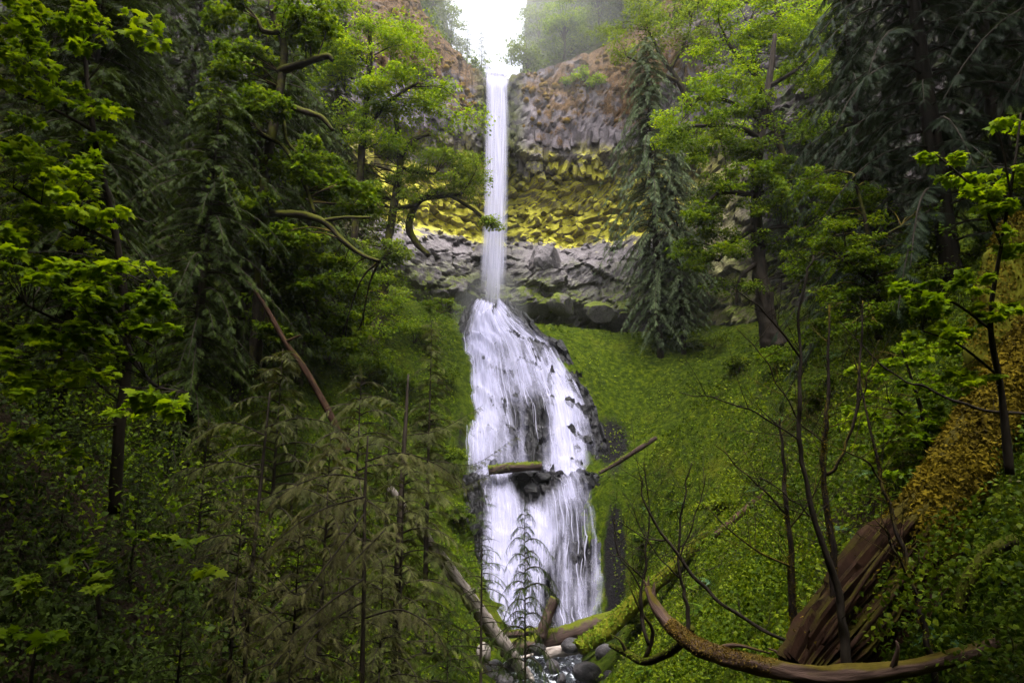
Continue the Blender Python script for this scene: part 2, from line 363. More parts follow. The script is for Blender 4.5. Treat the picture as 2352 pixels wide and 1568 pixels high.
# ------------------------------------------------------------------ terrain
PX = [  # (u, v, Y) points seen on the ground
 (1130,760,69.5),(1200,900,63.5),(1200,1080,58.5),(1250,1110,56.5),(1260,1300,51),(1260,1450,46.5),(1240,1530,41.0),(1200,1600,36.5),(1120,1075,58),(1100,1300,50.5),(1350,1300,50.5),(1300,1000,60.5),
 (1200,738,71),(1290,765,68),(1400,765,72),(1500,768,71),(1620,785,68),(1700,800,64),(1600,850,64.5),(1440,840,67.5),(1330,850,64.5),(1350,930,63),(1450,930,64.5),(1440,990,62.5),(1400,1060,59),
 (1745,830,47),(1600,925,47.5),(1500,1003,49),(1400,1078,52.5),(1450,1160,52),(1630,985,54),(1520,1060,56),
 (1540,1100,46),(1700,1000,42),(1820,900,40),(1440,1300,48.3),(1440,1420,45.2),(1600,1250,37),(1720,1150,34),(1920,900,33),(1850,1100,26),(2000,1000,22),
 (1700,1400,23),(1900,1300,17),(2200,900,17),(2100,1150,13.5),(2352,800,14.5),(2300,1100,10.5),(2352,1400,8.6),(2100,1450,11),(1850,1530,13),(2200,1540,8.6),(1500,1500,27),(1600,1568,18),(1400,1540,38),
 (1900,780,48),(2050,700,46),(2300,600,40),(2352,450,40),
 (1050,1090,57),(1000,900,58),(1060,735,69),(950,690,70),(880,820,58),(700,900,46),(600,1000,36),(900,1150,45),(1000,1350,42.5),(1080,1490,41.5),
 (500,1100,28),(300,1100,22),(300,900,28),(100,900,25),(0,800,24),(0,1100,15),(200,1300,14),(500,1400,18),(800,1500,29),(400,1568,11),(0,1500,8.5),
 (600,720,49),(300,650,40),(0,500,36),(760,640,60)]
CT = [tuple(at(*p)) for p in PX] + [(0,0,8.2),(1,5,6.6),(0,10,5),(0,20,2.6),(0,30,.2),(-4,2,8.4),(-8,4,8),(5,3,8.2),(9,3,9.5),(0,-12,10.5),(0,-40,45),(-25,-10,36),(25,-10,36),(-50,0,85),(50,0,85),(-64,36,92),(64,36,90),  # far side and rear points raised into unseen walls that cut low skylight
  (-42,60,46),(44,62,44),(-20,78,36),(-3,80,27),(12,82,27),(28,80,34),(-40,90,48),(40,95,46)]
CT = np.array(CT)
def rbf_fit(P, Zv):
    r = np.hypot(P[:, None, 0] - P[None, :, 0], P[:, None, 1] - P[None, :, 1]); n = len(P)
    A = np.zeros((n + 3, n + 3)); A[:n, :n] = r - np.eye(n) * .35; A[:n, n] = 1; A[:n, n + 1:] = P; A[n, :n] = 1; A[n + 1:, :n] = P.T
    return np.linalg.solve(A, np.r_[Zv, 0, 0, 0])
WC = rbf_fit(CT[:, :2], CT[:, 2])
GX = np.arange(-66, 66.01, .4); GY = np.arange(-42, 96.01, .4)
gx, gy = np.meshgrid(GX, GY, indexing='ij'); fx, fy = gx.ravel(), gy.ravel()
GZ = np.zeros(fx.size)
for i in range(0, fx.size, 20000):
    r = np.hypot(fx[i:i + 20000, None] - CT[None, :, 0], fy[i:i + 20000, None] - CT[None, :, 1])
    GZ[i:i + 20000] = r @ WC[:-3] + WC[-3] + WC[-2] * fx[i:i + 20000] + WC[-1] * fy[i:i + 20000]
GZ = GZ.reshape(gx.shape)
STREAM = np.exp(-((gx - 2.0) / 3.4) ** 2) * ((gy < 47) & (gy > 20))
BUMP = 1.1 * fbm(gx * .22, gy * .22, 4, 3) + .75 * np.abs(fbm(gx * .7, gy * .7, 4, 8))
GZ = GZ + BUMP * (1 - .7 * STREAM) * np.clip(np.hypot(gx, gy) / 14, .15, 1) - .5 * STREAM
def G(x, y):
    x = np.asarray(x, float); y = np.asarray(y, float)
    i = np.clip((x - GX[0]) / .4, 0, len(GX) - 1.001); j = np.clip((y - GY[0]) / .4, 0, len(GY) - 1.001)
    a = i.astype(int); b = j.astype(int); p = i - a; q = j - b
    return (GZ[a, b] * (1 - p) + GZ[a + 1, b] * p) * (1 - q) + (GZ[a, b + 1] * (1 - p) + GZ[a + 1, b + 1] * p) * q
def gp(u, v, y0=3., y1=92.):
    d = ray(u, v); Y = np.arange(y0, y1, .1); P = np.array([0, 0, CAMZ]) + d[None] * (Y / d[1])[:, None]
    h = P[:, 2] - G(P[:, 0], P[:, 1]); k = np.argmax(h < 0) if (h < 0).any() else len(Y) - 1
    return P[k]
def onground(x, y, dz=0.): return np.array([x, y, float(G(x, y)) + dz])
gxn, gyn = len(GX), len(GY)
slope = np.hypot(*np.gradient(GZ, .4))
I = np.arange(gxn * gyn).reshape(gxn, gyn)
F = np.stack([I[:-1, :-1], I[1:, :-1], I[1:, 1:], I[:-1, 1:]], -1).reshape(-1, 4)
pu, pv, _ = project(np.stack([gx, gy, GZ], -1))
def gauss(cu, cv, ru, rv): return np.exp(-((pu - cu) / ru) ** 2 - ((pv - cv) / rv) ** 2)
bare = .16 + .22 * np.clip((28 - gy) / 12, 0, 1) * (gx > 4) + .55 * np.clip(1 - np.hypot(gx + 6, gy - 10) / 26, 0, 1) * (gx < 4) + .3 * gauss(1820, 1000, 130, 130) * (gy < 45) + .5 * gauss(1980, 1230, 120, 90) * (gy < 25)  # left hollow term darkens the ground colour in place of shade
bare += .25 * np.clip((-gx - 8) / 20, 0, 1) + .15 * (gx < -3)
rockm = np.clip((slope - 2.2) / 2.5, 0, 1) * .35 + .75 * gauss(1400, 1010, 70, 80) + .8 * STREAM * (gy > 34) + .5 * gauss(1740, 1190, 60, 40) * (gy < 45) + 1.0 * gauss(1412, 1290, 32, 170)
rockm += .6 * gauss(1060, 1000, 25, 120)
terr = mkmesh('terrain', np.stack([gx, gy, GZ], -1).reshape(-1, 3), F, M['ground'], None, None, True, {'bare': bare.ravel(), 'rock': rockm.ravel()})
tag(ob('terrain', terr), 'steep mossy ravine ground falling to the stream', kind='structure')

# ------------------------------------------------------------------ cliff amphitheatre
CPATH = smooth_path([(-62, 6), (-50, 32), (-36, 53), (-23, 65), (-12, 71.5), (-5.5, 74.6), (-1.6, 75.6), (4, 76.6), (11, 77), (18, 74.5), (26, 67), (35, 56), (46, 42), (58, 18)], 400)
seg = np.r_[0, np.cumsum(np.hypot(*np.diff(CPATH, axis=0).T))]; SL = seg[-1]
sg = np.arange(0, SL, .33); cxp = np.interp(sg, seg, CPATH[:, 0]); cyp = np.interp(sg, seg, CPATH[:, 1])
tx, ty = np.gradient(cxp), np.gradient(cyp); ln = np.hypot(tx, ty); nx, ny = -ty / ln, tx / ln      # points into the rock
def rim(x): return np.interp(x, [-60, -40, -22, -15, -11.5, -8.8, -5.2, -3.5, -3.2, -.3, 0, 1.5, 5, 12, 20, 30, 60], [95, 92, 84, 77, 70.5, 65, 61.5, 60.6, 59.6, 59.6, 60.2, 60.6, 62, 66, 72, 78, 90])
NZ = 170; tt = np.linspace(0, 1, NZ)
ZR = rim(cxp); ZB = np.interp(cxp, [-60, -25, -10, 0, 14, 25, 60], [38, 33, 24, 22, 22, 26, 32])
SG, TT = np.meshgrid(sg, tt, indexing='ij'); ZZ = ZB[:, None] + (ZR - ZB)[:, None] * TT
def recess(x, z, s):
    zz = z + 4. * fbm(s * .12, z * .05, 3, 21)
    prof = np.interp(zz, [20, 26.5, 28.2, 30, 35, 37.5, 39.5, 44, 47, 49.2, 49.8, 52, 58, 62, 70, 90], [1.2, 1.2, .6, -2.2, -2.0, .4, 3.6, 3.8, 2.8, 1.9, .1, 0, .1, .8, 2.5, 8])
    wgt = np.clip(1.5 - np.abs(x - 2) / 16, 0, 1); return prof * wgt + (1 - wgt) * np.interp(z, [20, 60, 90], [-2.5, 0, 6])
def cliff_disp(x, z, s):
    d = recess(x, z, s)
    d = d + 1.3 * fbm(s * .22, z * .22, 4, 31)
    up = np.clip((z - 48) / 2, 0, 1); mid = np.clip((50 - z) / 1.5, 0, 1) * np.clip((z - 38.5) / 2, 0, 1); lo = np.clip((39.5 - z) / 2, 0, 1)
    idv, bd = cellnoise(s * 1.1, z * .28, 5); d = d + up * (.7 * (idv - .5) + .3 * np.clip(.2 - bd, 0, .2) / .2)
    idv, bd = cellnoise(s * .75 + .6 * fbm(s, z, 2, 4), z * .95, 6); d = d + mid * (1.5 * (idv - .5) + .35 * np.clip(.18 - bd, 0, .18) / .18)
    idv, bd = cellnoise(s * .30 + 1.2 * fbm(s * .4, z * .4, 3, 5), z * .42 + 1.0 * fbm(s * .5 + 9, z * .5, 3, 6), 7); d = d + lo * (1.1 * (idv - .5) + .45 * np.clip(.10 - bd, 0, .10) / .10 + 1.0 * np.abs(fbm(s * .9, z * .9, 4, 71)))
    return d + .45 * fbm(s * 1.6, z * 1.6, 3, 12)
CX, CY = cxp[:, None] + 0 * TT, cyp[:, None] + 0 * TT
DD = cliff_disp(CX, ZZ, SG)
CV = np.stack([CX + nx[:, None] * DD, CY + ny[:, None] * DD, ZZ], -1)
top = CV[:, -1:].copy(); top[..., 0] += nx[:, None] * 4; top[..., 1] += ny[:, None] * 4; top[..., 2] += .3
top2 = top.copy(); top2[..., 0] += nx[:, None] * 14; top2[..., 1] += ny[:, None] * 14; top2[..., 2] += np.clip((np.abs(cxp + 1.8) - 4) / 5, 0, 1)[:, None] * 11
CV = np.concatenate([CV, top, top2], 1); I = np.arange(CV.shape[0] * CV.shape[1]).reshape(CV.shape[:2])
F = np.stack([I[:-1, :-1], I[1:, :-1], I[1:, 1:], I[:-1, 1:]], -1).reshape(-1, 4)
cliff = tag(ob('cliff', mkmesh('cliff', CV.reshape(-1, 3), F, M['cliff'], None, None, False)), 'curved basalt cliff with yellow lichen alcove behind the waterfall', kind='structure')
def cpt(s, z, off=0.):
    x = np.interp(s, sg, cxp); y = np.interp(s, sg, cyp); a = np.interp(s, sg, nx); b = np.interp(s, sg, ny)
    d = float(cliff_disp(np.array([x]), np.array([z]), np.array([s]))[0]) - off
    return np.array([x + a * d, y + b * d, z])
def s_of_x(x): return float(np.interp(x, cxp, sg))
# hanging column ends along the overhang
rg = np.random.default_rng(5)
colm = []
for k in range(5):
    n = 6; th = np.linspace(0, 2 * np.pi, n, endpoint=False) + rg.uniform(-.2, .2, n); V = []
    for zl, sc in ((0, .8), (.12, 1.), (1, 1.05)):
        for t in th: V.append((math.cos(t) * .5 * sc, math.sin(t) * .5 * sc, zl + (.12 * rg.uniform(-1, 1) if zl < .1 else 0)))
    V.append((0, 0, rg.uniform(.02, .2))); F = []
    for l in range(2):
        for j in range(n): a, b = l * n + j, l * n + (j + 1) % n; F += [(a, b, a + n), (b, b + n, a + n)]
    F += [(3 * n, (j + 1) % n, j) for j in range(n)]
    colm.append(mkmesh('basalt_column', np.array(V, float), np.array(F), M['cliff']))
cnt = 0
for x in np.arange(-15, 17, .62):
    if -4.2 < x < .4 and rg.random() < .6: continue
    s = s_of_x(x); zr = 49.6 + 4.2 * float(fbm(np.array([s * .12]), np.array([2.5]), 3, 21)[0]) * -1
    for row in range(4):
        if rg.random() < .18: continue
        zb = zr + 1.2 - row * 1.05 + rg.uniform(-.7, .7); h = rg.uniform(1.1, 2.0); wd = rg.uniform(.55, 1.15)
        xx = np.interp(s, sg, cxp); yy = np.interp(s, sg, cyp); a = np.interp(s, sg, nx); b = np.interp(s, sg, ny)
        dd = row * .62 + rg.uniform(-.1, .25); jx = rg.uniform(-.3, .3)
        o = ob('basalt_column', colm[cnt % 5], cliff, (xx + a * dd + jx, yy + b * dd, zb)); o.scale = (wd, wd, h)
        o.rotation_euler = (R(rg.uniform(-22, 10)), R(rg.uniform(-16, 16)), rg.uniform(0, 6.28)); cnt += 1
# angular lichen-covered blocks inside the alcove and grey lumps under it
def lump(seed, n=2, amp=.35, flat=1., mats=None, name='rock_block', facet=True):
    import bmesh
    bm = bmesh.new(); bmesh.ops.create_icosphere(bm, subdivisions=n, radius=.5); V = np.array([v.co[:] for v in bm.verts]); F = np.array([[v.index for v in f.verts] for f in bm.faces]); bm.free()
    q = np.random.default_rng(seed)
    if facet:
        for k in range(7):                     # planar cuts give broken faces
            d = unit(q.normal(size=3)); c = q.uniform(.26, .42); h = V @ d; V = V - np.clip(h - c, 0, None)[:, None] * d
    V = V * (1 + amp * fbm(V[:, 0] * 3 + seed, V[:, 1] * 3 + V[:, 2] * 2.3, 2, seed)[:, None]); V[:, 2] *= flat
    return mkmesh(name, V, F, mats, np.full(len(V), .5), None, not facet)
blk = [lump(40 + k, 1, .5, 1., M['cliff']) for k in range(7)]
for k in range(170):
    x = rg.uniform(-13, 15)
    if -3.6 < x < -.2: continue
    z = rg.uniform(37.5, 48.5); s = s_of_x(x); p = cpt(s, z, .25); o = ob('rock_block', blk[k % 7], cliff, p)
    w_ = rg.uniform(.45, 1.35); o.scale = (w_ * rg.uniform(.8, 1.5), w_, w_ * rg.uniform(.6, 1.1)); o.rotation_euler = rg.uniform(-.6, .6, 3) + [0, 0, rg.uniform(0, 6)]
lmp = [lump(60 + k, 3, .9, 1., M['cliff'], 'rock_boulder') for k in range(3)]
for k, (u, v, wu, wv, Y) in enumerate([(1250,600,70,60,74.8),(1020,600,70,35,73.8),(1385,715,70,50,73),(1285,700,60,40,73)]):
    p = at(u, v, Y); m_ = ppm(p); o = ob('rock_boulder', lmp[k % 3], cliff, p); o.scale = (wu / m_ * 1.15, 3.4, wv / m_ * 1.15); o.rotation_euler = (rg.uniform(-.2, .2), rg.uniform(-.3, .3), rg.uniform(-.4, .4))
cus = [lump(80 + k, 2, .9, .85, M['moss_brown'], 'moss_cushion', False) for k in range(4)]
for k in range(420):
    side = rg.random() < .45
    x = rg.uniform(-14, -3.6) if side else rg.uniform(.2, 15); zt = float(rim(x)); z = zt - abs(rg.normal(0, 1)) * 4.0 - .2
    if z < 50.8 or float(fbm(np.array([x * .35]), np.array([z * .5]), 3, 88)[0]) < .02: continue
    p = cpt(s_of_x(x), z, -.06); o = ob('moss_cushion', cus[k % 4], cliff, p); w_ = rg.uniform(.2, .8); o.scale = (w_ * rg.uniform(.9, 1.5), w_, w_ * rg.uniform(.8, 1.4)); o.rotation_euler = (0, 0, rg.uniform(0, 6))
# hill ground above the rim
hx = np.arange(-60, 60.1, 1.); hy = np.arange(0, 1.01, .025); HXX, HT = np.meshgrid(hx, hy, indexing='ij')
y0 = np.interp(HXX, cxp, cyp) + 1.6; HYY = y0 + HT * 70; xr = HXX + 1.8
HZ = rim(HXX) - .25 + np.where(np.abs(xr) < 1.6, .10, np.where(xr > 0, np.clip((xr - 1.6) / 5, 0, 1) * 1.1 + .1, np.clip((-xr - 5) / 12, 0, 1) * .7 + .08)) * (HYY - y0) + .8 * fbm(HXX * .3, HYY * .3, 3, 77) * np.clip(HT * 8, 0, 1)
HZ[:, 0] -= 6 * np.clip((np.abs(hx + 1.8) - 4) / 3, 0, 1)
I = np.arange(HXX.size).reshape(HXX.shape); F = np.stack([I[:-1, :-1], I[1:, :-1], I[1:, 1:], I[:-1, 1:]], -1).reshape(-1, 4)
z0 = np.zeros(HXX.size); tag(ob('hillside', mkmesh('hillside', np.stack([HXX, HYY, HZ], -1).reshape(-1, 3), F, M['ground'], None, None, True, {'bare': z0 + .3, 'rock': z0})), 'wooded hillside above the cliff rim', kind='structure')
def HG(x, y):
    yy0 = np.interp(x, cxp, cyp) + 1.6; i = int(round((x + 60))); j = int(np.clip(round((y - yy0) / 70 / .025), 0, len(hy) - 1)); return float(HZ[i, j])

# ------------------------------------------------------------------ waterfall
fallroot = tag(empty('waterfall', at(1130, 720, 68)), 'tall white waterfall plunging then fanning over dark rock', kind='structure')
fr0 = np.array(fallroot.location)
def sheet(name, rows, nu, nv, material, bulge, disp, off, covf, close=False, uw=1., wob=3., smooth=True):
    rows = np.array(rows, float); t = np.linspace(0, 1, nv); vv = smooth_path(rows, nv)
    s = np.linspace(0, 1, nu); V = np.zeros((nv, nu, 3)); fu = np.zeros((nv, nu)); fv = np.zeros((nv, nu)); cv = np.zeros((nv, nu)); acc = 0; prev = None
    for i in range(nv):
        v, ul, ur, Y = vv[i]; u = ul + (ur - ul) * s
        for j in range(nu): V[i, j] = at(u[j] + wob * math.sin(v * .045 + 5 * s[j]) * (abs(2 * s[j] - 1) ** 3), v, Y + bulge * ((2 * s[j] - 1) ** 2))
        c = V[i, nu // 2]; acc += 0 if prev is None else np.linalg.norm(c - prev); prev = c
        fv[i] = acc; fu[i] = s * uw; cv[i] = [covf(a, v) for a in u]
    nrm = np.array([0, -.75, .66])
    V = V + nrm * (disp(fu / uw, fv)[..., None] + off); V = V - fr0
    I = np.arange(nv * nu).reshape(nv, nu); F = np.stack([I[:-1, :-1], I[1:, :-1], I[1:, 1:], I[:-1, 1:]], -1).reshape(-1, 4)
    return V, ob(name, mkmesh(name, V.reshape(-1, 3), F, material, None, None, smooth, {'fu': fu.ravel(), 'fv': fv.ravel(), 'cov': cv.ravel()}), fallroot)
def gs(a, b, ca, cb, ra, rb): return math.exp(-((a - ca) / ra) ** 2 - ((b - cb) / rb) ** 2)
UP = [(700,1095,1155,67.8),(720,1075,1178,67.0),(760,1054,1225,65.9),(800,1050,1272,64.6),(880,1046,1316,62.3),(960,1044,1352,59.8),(1030,1044,1368,57.8),(1098,1050,1372,56)]
LW = [(1084,1078,1360,54.2),(1110,1074,1388,53.4),(1200,1080,1408,51.4),(1300,1076,1408,49.0),(1400,1080,1408,46.8),(1455,1095,1415,45.4)]
def covU(u, v):
    c = .62 - .35 * gs(u, v, 1235, 1000, 28, 110) - .12 * gs(u, v, 1180, 960, 22, 90) + .22 * gs(u, v, 1300, 1010, 45, 170) + .22 * gs(u, v, 1100, 900, 35, 200) + .2 * gs(u, v, 1130, 740, 45, 45) + .12 * gs(u, v, 1230, 880, 50, 80)
    e = 1050 + (0 if v > 800 else (800 - v) * .15); c -= .6 * math.exp(-max(0, u - e) / 14) - .12 * math.sin(v * .05) * math.exp(-max(0, u - e) / 30)
    r = np.interp(v, [720, 800, 880, 960, 1100], [1195, 1270, 1322, 1350, 1362]); c -= .26 / (1 + math.exp(-(u - r) / 12)); return c
def covL(u, v):
    c = .60 - .75 * gs(u, v, 1230, 1092, 48, 34) - .35 * gs(u, v, 1215, 1130, 22, 28) - .28 * gs(u, v, 1262, 1390, 13, 90) - .22 * gs(u, v, 1335, 1250, 22, 80) + .2 * gs(u, v, 1150, 1280, 50, 200) + .18 * gs(u, v, 1240, 1230, 30, 60) + .12 * gs(u, v, 1300, 1130, 40, 40)
    c -= .34 / (1 + math.exp(-(u - np.interp(v, [1085, 1150, 1250, 1440], [1340, 1376, 1392, 1398])) / 8)); c -= .7 * math.exp(-max(0, u - 1088) / 13); return c
dU = lambda a, b: 1.5 * fbm(a * 7, b * .28, 4, 51) + .6 * (cellnoise(a * 18 + fbm(a * 9, b * .4, 2, 8), b * .7, 52)[0] - .5) + .5 * fbm(a * 40, b * 1.6, 3, 53) + .5 * (1 - ((b * .24 + 2.2 * fbm(a * 5, b * .12, 3, 33)) % 1)) ** 2
dL = lambda a, b: 1.3 * fbm(a * 8, b * .35, 4, 61) + .6 * (cellnoise(a * 20 + fbm(a * 9, b * .4, 2, 9), b * .7, 62)[0] - .5) + .5 * fbm(a * 40, b * 1.6, 3, 63)
ldg = lambda a, b, f: (1 - ((b * f + 2.2 * fbm(a * 5, b * .12, 3, 33)) % 1)) ** 2
dUs = lambda a, b: 1.5 * fbm(a * 7, b * .28, 3, 51) + .22 * ldg(a, b, .24)
dLs = lambda a, b: 1.3 * fbm(a * 8, b * .35, 3, 61) + .2 * ldg(a + 3, b, .3)
wide = lambda rows, a, b: [(r[0], r[1] - a, r[2] + b, r[3] + .15) for r in rows]
sheet('cascade_rock', wide(UP, 12, 26), 110, 140, M['wetrock'], 1.7, dU, -.15, covU, smooth=False)
sheet('cascade_rock', wide(LW, 12, 26), 110, 110, M['wetrock'], 1.1, dL, -.15, covL, smooth=False)
for k, (of, dc) in enumerate(((.10, .06), (.24, .0), (.40, -.05))):
    sheet('upper_cascade', UP, 70, 110, M['cascade'], 1.35, lambda a, b: .8 * dUs(a, b), of, lambda u, v, dc=dc: covU(u, v) + dc, uw=12 + k * 3.7)
    sheet('lower_cascade', LW, 70, 90, M['cascade'], 1.0, lambda a, b: .8 * dLs(a, b), of, lambda u, v, dc=dc: covL(u, v) + dc, uw=13 + k * 4.1)
# free-falling plunge: nested tubes
for k, (rs, dep, cv0) in enumerate(((1., .9, .42), (.82, .6, .52), (.6, .35, .6))):
    nv, nu = 60, 36; V = np.zeros((nv, nu, 3)); fu = np.zeros((nv, nu)); fv = fu.copy(); cvv = fu.copy()
    for i in range(nv):
        t = i / (nv - 1); v = 160 + t * 570; c = np.interp(v, [160, 250, 520, 730], [1141, 1142, 1139, 1129]); hw = np.interp(v, [160, 172, 300, 520, 640, 730], [30, 36, 39, 37, 41, 52]) * rs
        Y = 73.6 - 4.6 * math.sqrt(min(1, t * 1.6 + .0)) * .75
        for j in range(nu):
            th = 2 * math.pi * j / (nu - 1); fall = 7 * (1 + math.cos(th)) * max(0, 1 - t * 6) * .6; ed = max(0, .05 - t) / .05; p = at(c + hw * math.cos(th), v + fall + 5 * ed, Y + 2.4 * ed - dep * math.sin(th) * (1 + t)); V[i, j] = p
            fu[i, j] = th * 2.2 + k * 7; fv[i, j] = t * 45; cvv[i, j] = cv0 + .08 * math.sin(th) - .34 * abs(math.cos(th)) ** 4 - .3 * max(0, t - .8) / .2 + .1 * max(0, .1 - t) / .1
    V -= fr0; I = np.arange(nv * nu).reshape(nv, nu); F = np.stack([I[:-1, :-1], I[1:, :-1], I[1:, 1:], I[:-1, 1:]], -1).reshape(-1, 4)
    ob('plunge', mkmesh('plunge', V.reshape(-1, 3), F, M['plunge'], None, None, True, {'fu': fu.ravel(), 'fv': fv.ravel(), 'cov': cvv.ravel()}), fallroot)
# lip water running in from the gorge
V = []; 
for i in range(12):
    for j in range(8): V.append((-3.2 + 2.9 * j / 7, 73.4 + i * 1.2, 59.75 + .10 * i + (0 if i else -.25)))
V = np.array(V) - fr0; I = np.arange(96).reshape(12, 8); F = np.stack([I[:-1, :-1], I[1:, :-1], I[1:, 1:], I[:-1, 1:]], -1).reshape(-1, 4)
ob('brook', mkmesh('brook', V, F, M['cascade'], None, None, True, {'fu': V[:, 0] * 3, 'fv': V[:, 1], 'cov': V[:, 0] * 0 + .8}), fallroot)
# strands: narrow ribbons running down the two tiers
def strands(name, rows, bulge, disp, covf, n, seed):
    q = np.random.default_rng(seed); vv = smooth_path(np.array(rows, float), 100); mb = MB(); fus = []; fvs = []; cvs = []
    L = np.r_[0, np.cumsum(np.linalg.norm(np.diff(np.array([at((r[1] + r[2]) / 2, r[0], r[3]) for r in vv]), axis=0), axis=1))]
    for k in range(n):
        s0 = q.uniform(.08, .84); t0 = q.uniform(0, .8); t1 = min(1, t0 + q.uniform(.06, .3)); m = 10; wd = q.uniform(.012, .05); ph = q.uniform(0, 6)
        um = np.interp(t0, np.linspace(0, 1, 100), vv[:, 1]) * (1 - s0) + s0 * np.interp(t0, np.linspace(0, 1, 100), vv[:, 2])
        if q.random() > covf(um, np.interp(t0, np.linspace(0, 1, 100), vv[:, 0])) + .35: continue
        V = []
        for i in range(m):
            t = t0 + (t1 - t0) * i / (m - 1); s = s0 + .006 * math.sin(ph + t * 40); r = [np.interp(t, np.linspace(0, 1, 100), vv[:, c]) for c in range(4)]
            u = r[1] + (r[2] - r[1]) * s; p = at(u, r[0], r[3] + bulge * (2 * s - 1) ** 2); b = np.interp(t, np.linspace(0, 1, 100), L)
            p = p + np.array([0, -.75, .66]) * (.9 * float(disp(np.array([s]), np.array([b]))[0]) + .22 + .1 * math.sin(ph + i)); w_ = wd * math.sin(math.pi * (i + .5) / m) ** .6
            for sg_ in (-1, 1): V.append(p + np.array([w_ * sg_, 0, 0])); fus.append(ph * 5 + sg_ * wd * 4); fvs.append(b); cvs.append(.62)
        I = np.arange(2 * m).reshape(m, 2); F = np.c_[I[:-1, 0], I[:-1, 1], I[1:, 1], I[1:, 0]]; mb.add(np.array(V) - fr0, F)
    o = ob(name, mb.mesh(name, M['strand'], True, {'fu': np.array(fus), 'fv': np.array(fvs), 'cov': np.array(cvs)}), fallroot); o['kind'] = 'stuff'
strands('upper_strands', UP, 1.35, dU, covU, 50, 3); strands('lower_strands', LW, 1.0, dL, covL, 70, 4)
# stream surface
V = []; nn = 40
for i in range(nn):
    y = 47.5 - i * .75
    for j in range(12): x = 2. + (j / 11 - .5) * 8.4; V.append((x, y, .12 + (y - 41) * .07 + .12 * float(fbm(np.array([x * .8]), np.array([y * .8]), 3, 9)[0])))
V = np.array(V); I = np.arange(nn * 12).reshape(nn, 12); F = np.stack([I[:-1, :-1], I[1:, :-1], I[1:, 1:], I[:-1, 1:]], -1).reshape(-1, 4)
tag(ob('stream', mkmesh('stream', V, F, M['stream'], None, None, True)), 'shallow stream rushing from the foot of the falls', kind='structure')
# ------------------------------------------------------------------ vegetation builders
def pxr(P, r): return r / ppm(P)
def blobs_to_clumps(blobs, rg, rc):
    C = []
    for b in blobs:
        u, v, ru, rv, Y = b[:5]; dY = b[5] if len(b) > 5 else 1.2; n = b[6] if len(b) > 6 else max(2, int(ru * rv / (rc * rc) * 3.6))
        for k in range(n):
            a = rg.uniform(0, 6.28); q = math.sqrt(rg.random()); p = at(u + ru * q * math.cos(a), v + rv * q * math.sin(a), Y + rg.uniform(-dY, dY))
            C.append((p, rc / ppm(p) * rg.uniform(.7, 1.3)))
    return C
def clump_leaves(C, rg, per, size, flat=.45, padk=.42, npad=24):
    P = []; X = []; Nn = []; S = []
    for c, r in C:
        n = int(per * rg.uniform(.7, 1.3)); m = max(2, n // npad)
        d = unit(rg.normal(size=(m, 3))) * (rg.random((m, 1)) ** .4) * r; d[:, 2] *= flat; pc = c + d
        idx = rg.integers(0, m, n); pr = padk * r
        a = rg.uniform(0, 6.28, n); q = np.sqrt(rg.random(n)) * pr
        off = np.c_[np.cos(a) * q, np.sin(a) * q, rg.normal(0, .12, n) * pr - .35 * q * q / pr]
        P.append(pc[idx] + off); dirx = np.c_[np.cos(a), np.sin(a), rg.normal(-.25, .3, n)] + rg.normal(0, .45, (n, 3)); X.append(dirx)
        Nn.append(np.c_[rg.normal(0, .42, n), rg.normal(0, .42, n) - .15, np.ones(n)]); S.append(size * rg.uniform(.55, 1.25, n))
    return np.concatenate(P), np.concatenate(X), np.concatenate(Nn), np.concatenate(S)
LEAFMESH = {}
def leaf_meshes(tname, tpl, mname):
    key = (tname, mname)
    if key not in LEAFMESH: LEAFMESH[key] = [mkmesh('leaf', tpl[0], tpl[1], M[mname], np.full(len(tpl[0]), a)) for a in (.15, .35, .55, .75, .95)]
    return LEAFMESH[key]
def put_leaves(P, X, Nn, S, meshes, parent, rg, name='leaf'):
    base = np.array(parent.matrix_world.translation) if parent.parent is None else np.array(parent.parent.location)
    X = unit(X); Y = unit(np.cross(Nn, X)); Z = np.cross(X, Y)
    from mathutils import Matrix
    for p, x, y, z, s in zip(P - base, X, Y, Z, S):
        o = bpy.data.objects.new(name, meshes[rg.integers(0, len(meshes))]); COL.objects.link(o); o.parent = parent
        o.matrix_local = Matrix(((x[0] * s, y[0] * s, z[0] * s, p[0]), (x[1] * s, y[1] * s, z[1] * s, p[1]), (x[2] * s, y[2] * s, z[2] * s, p[2]), (0, 0, 0, 1)))
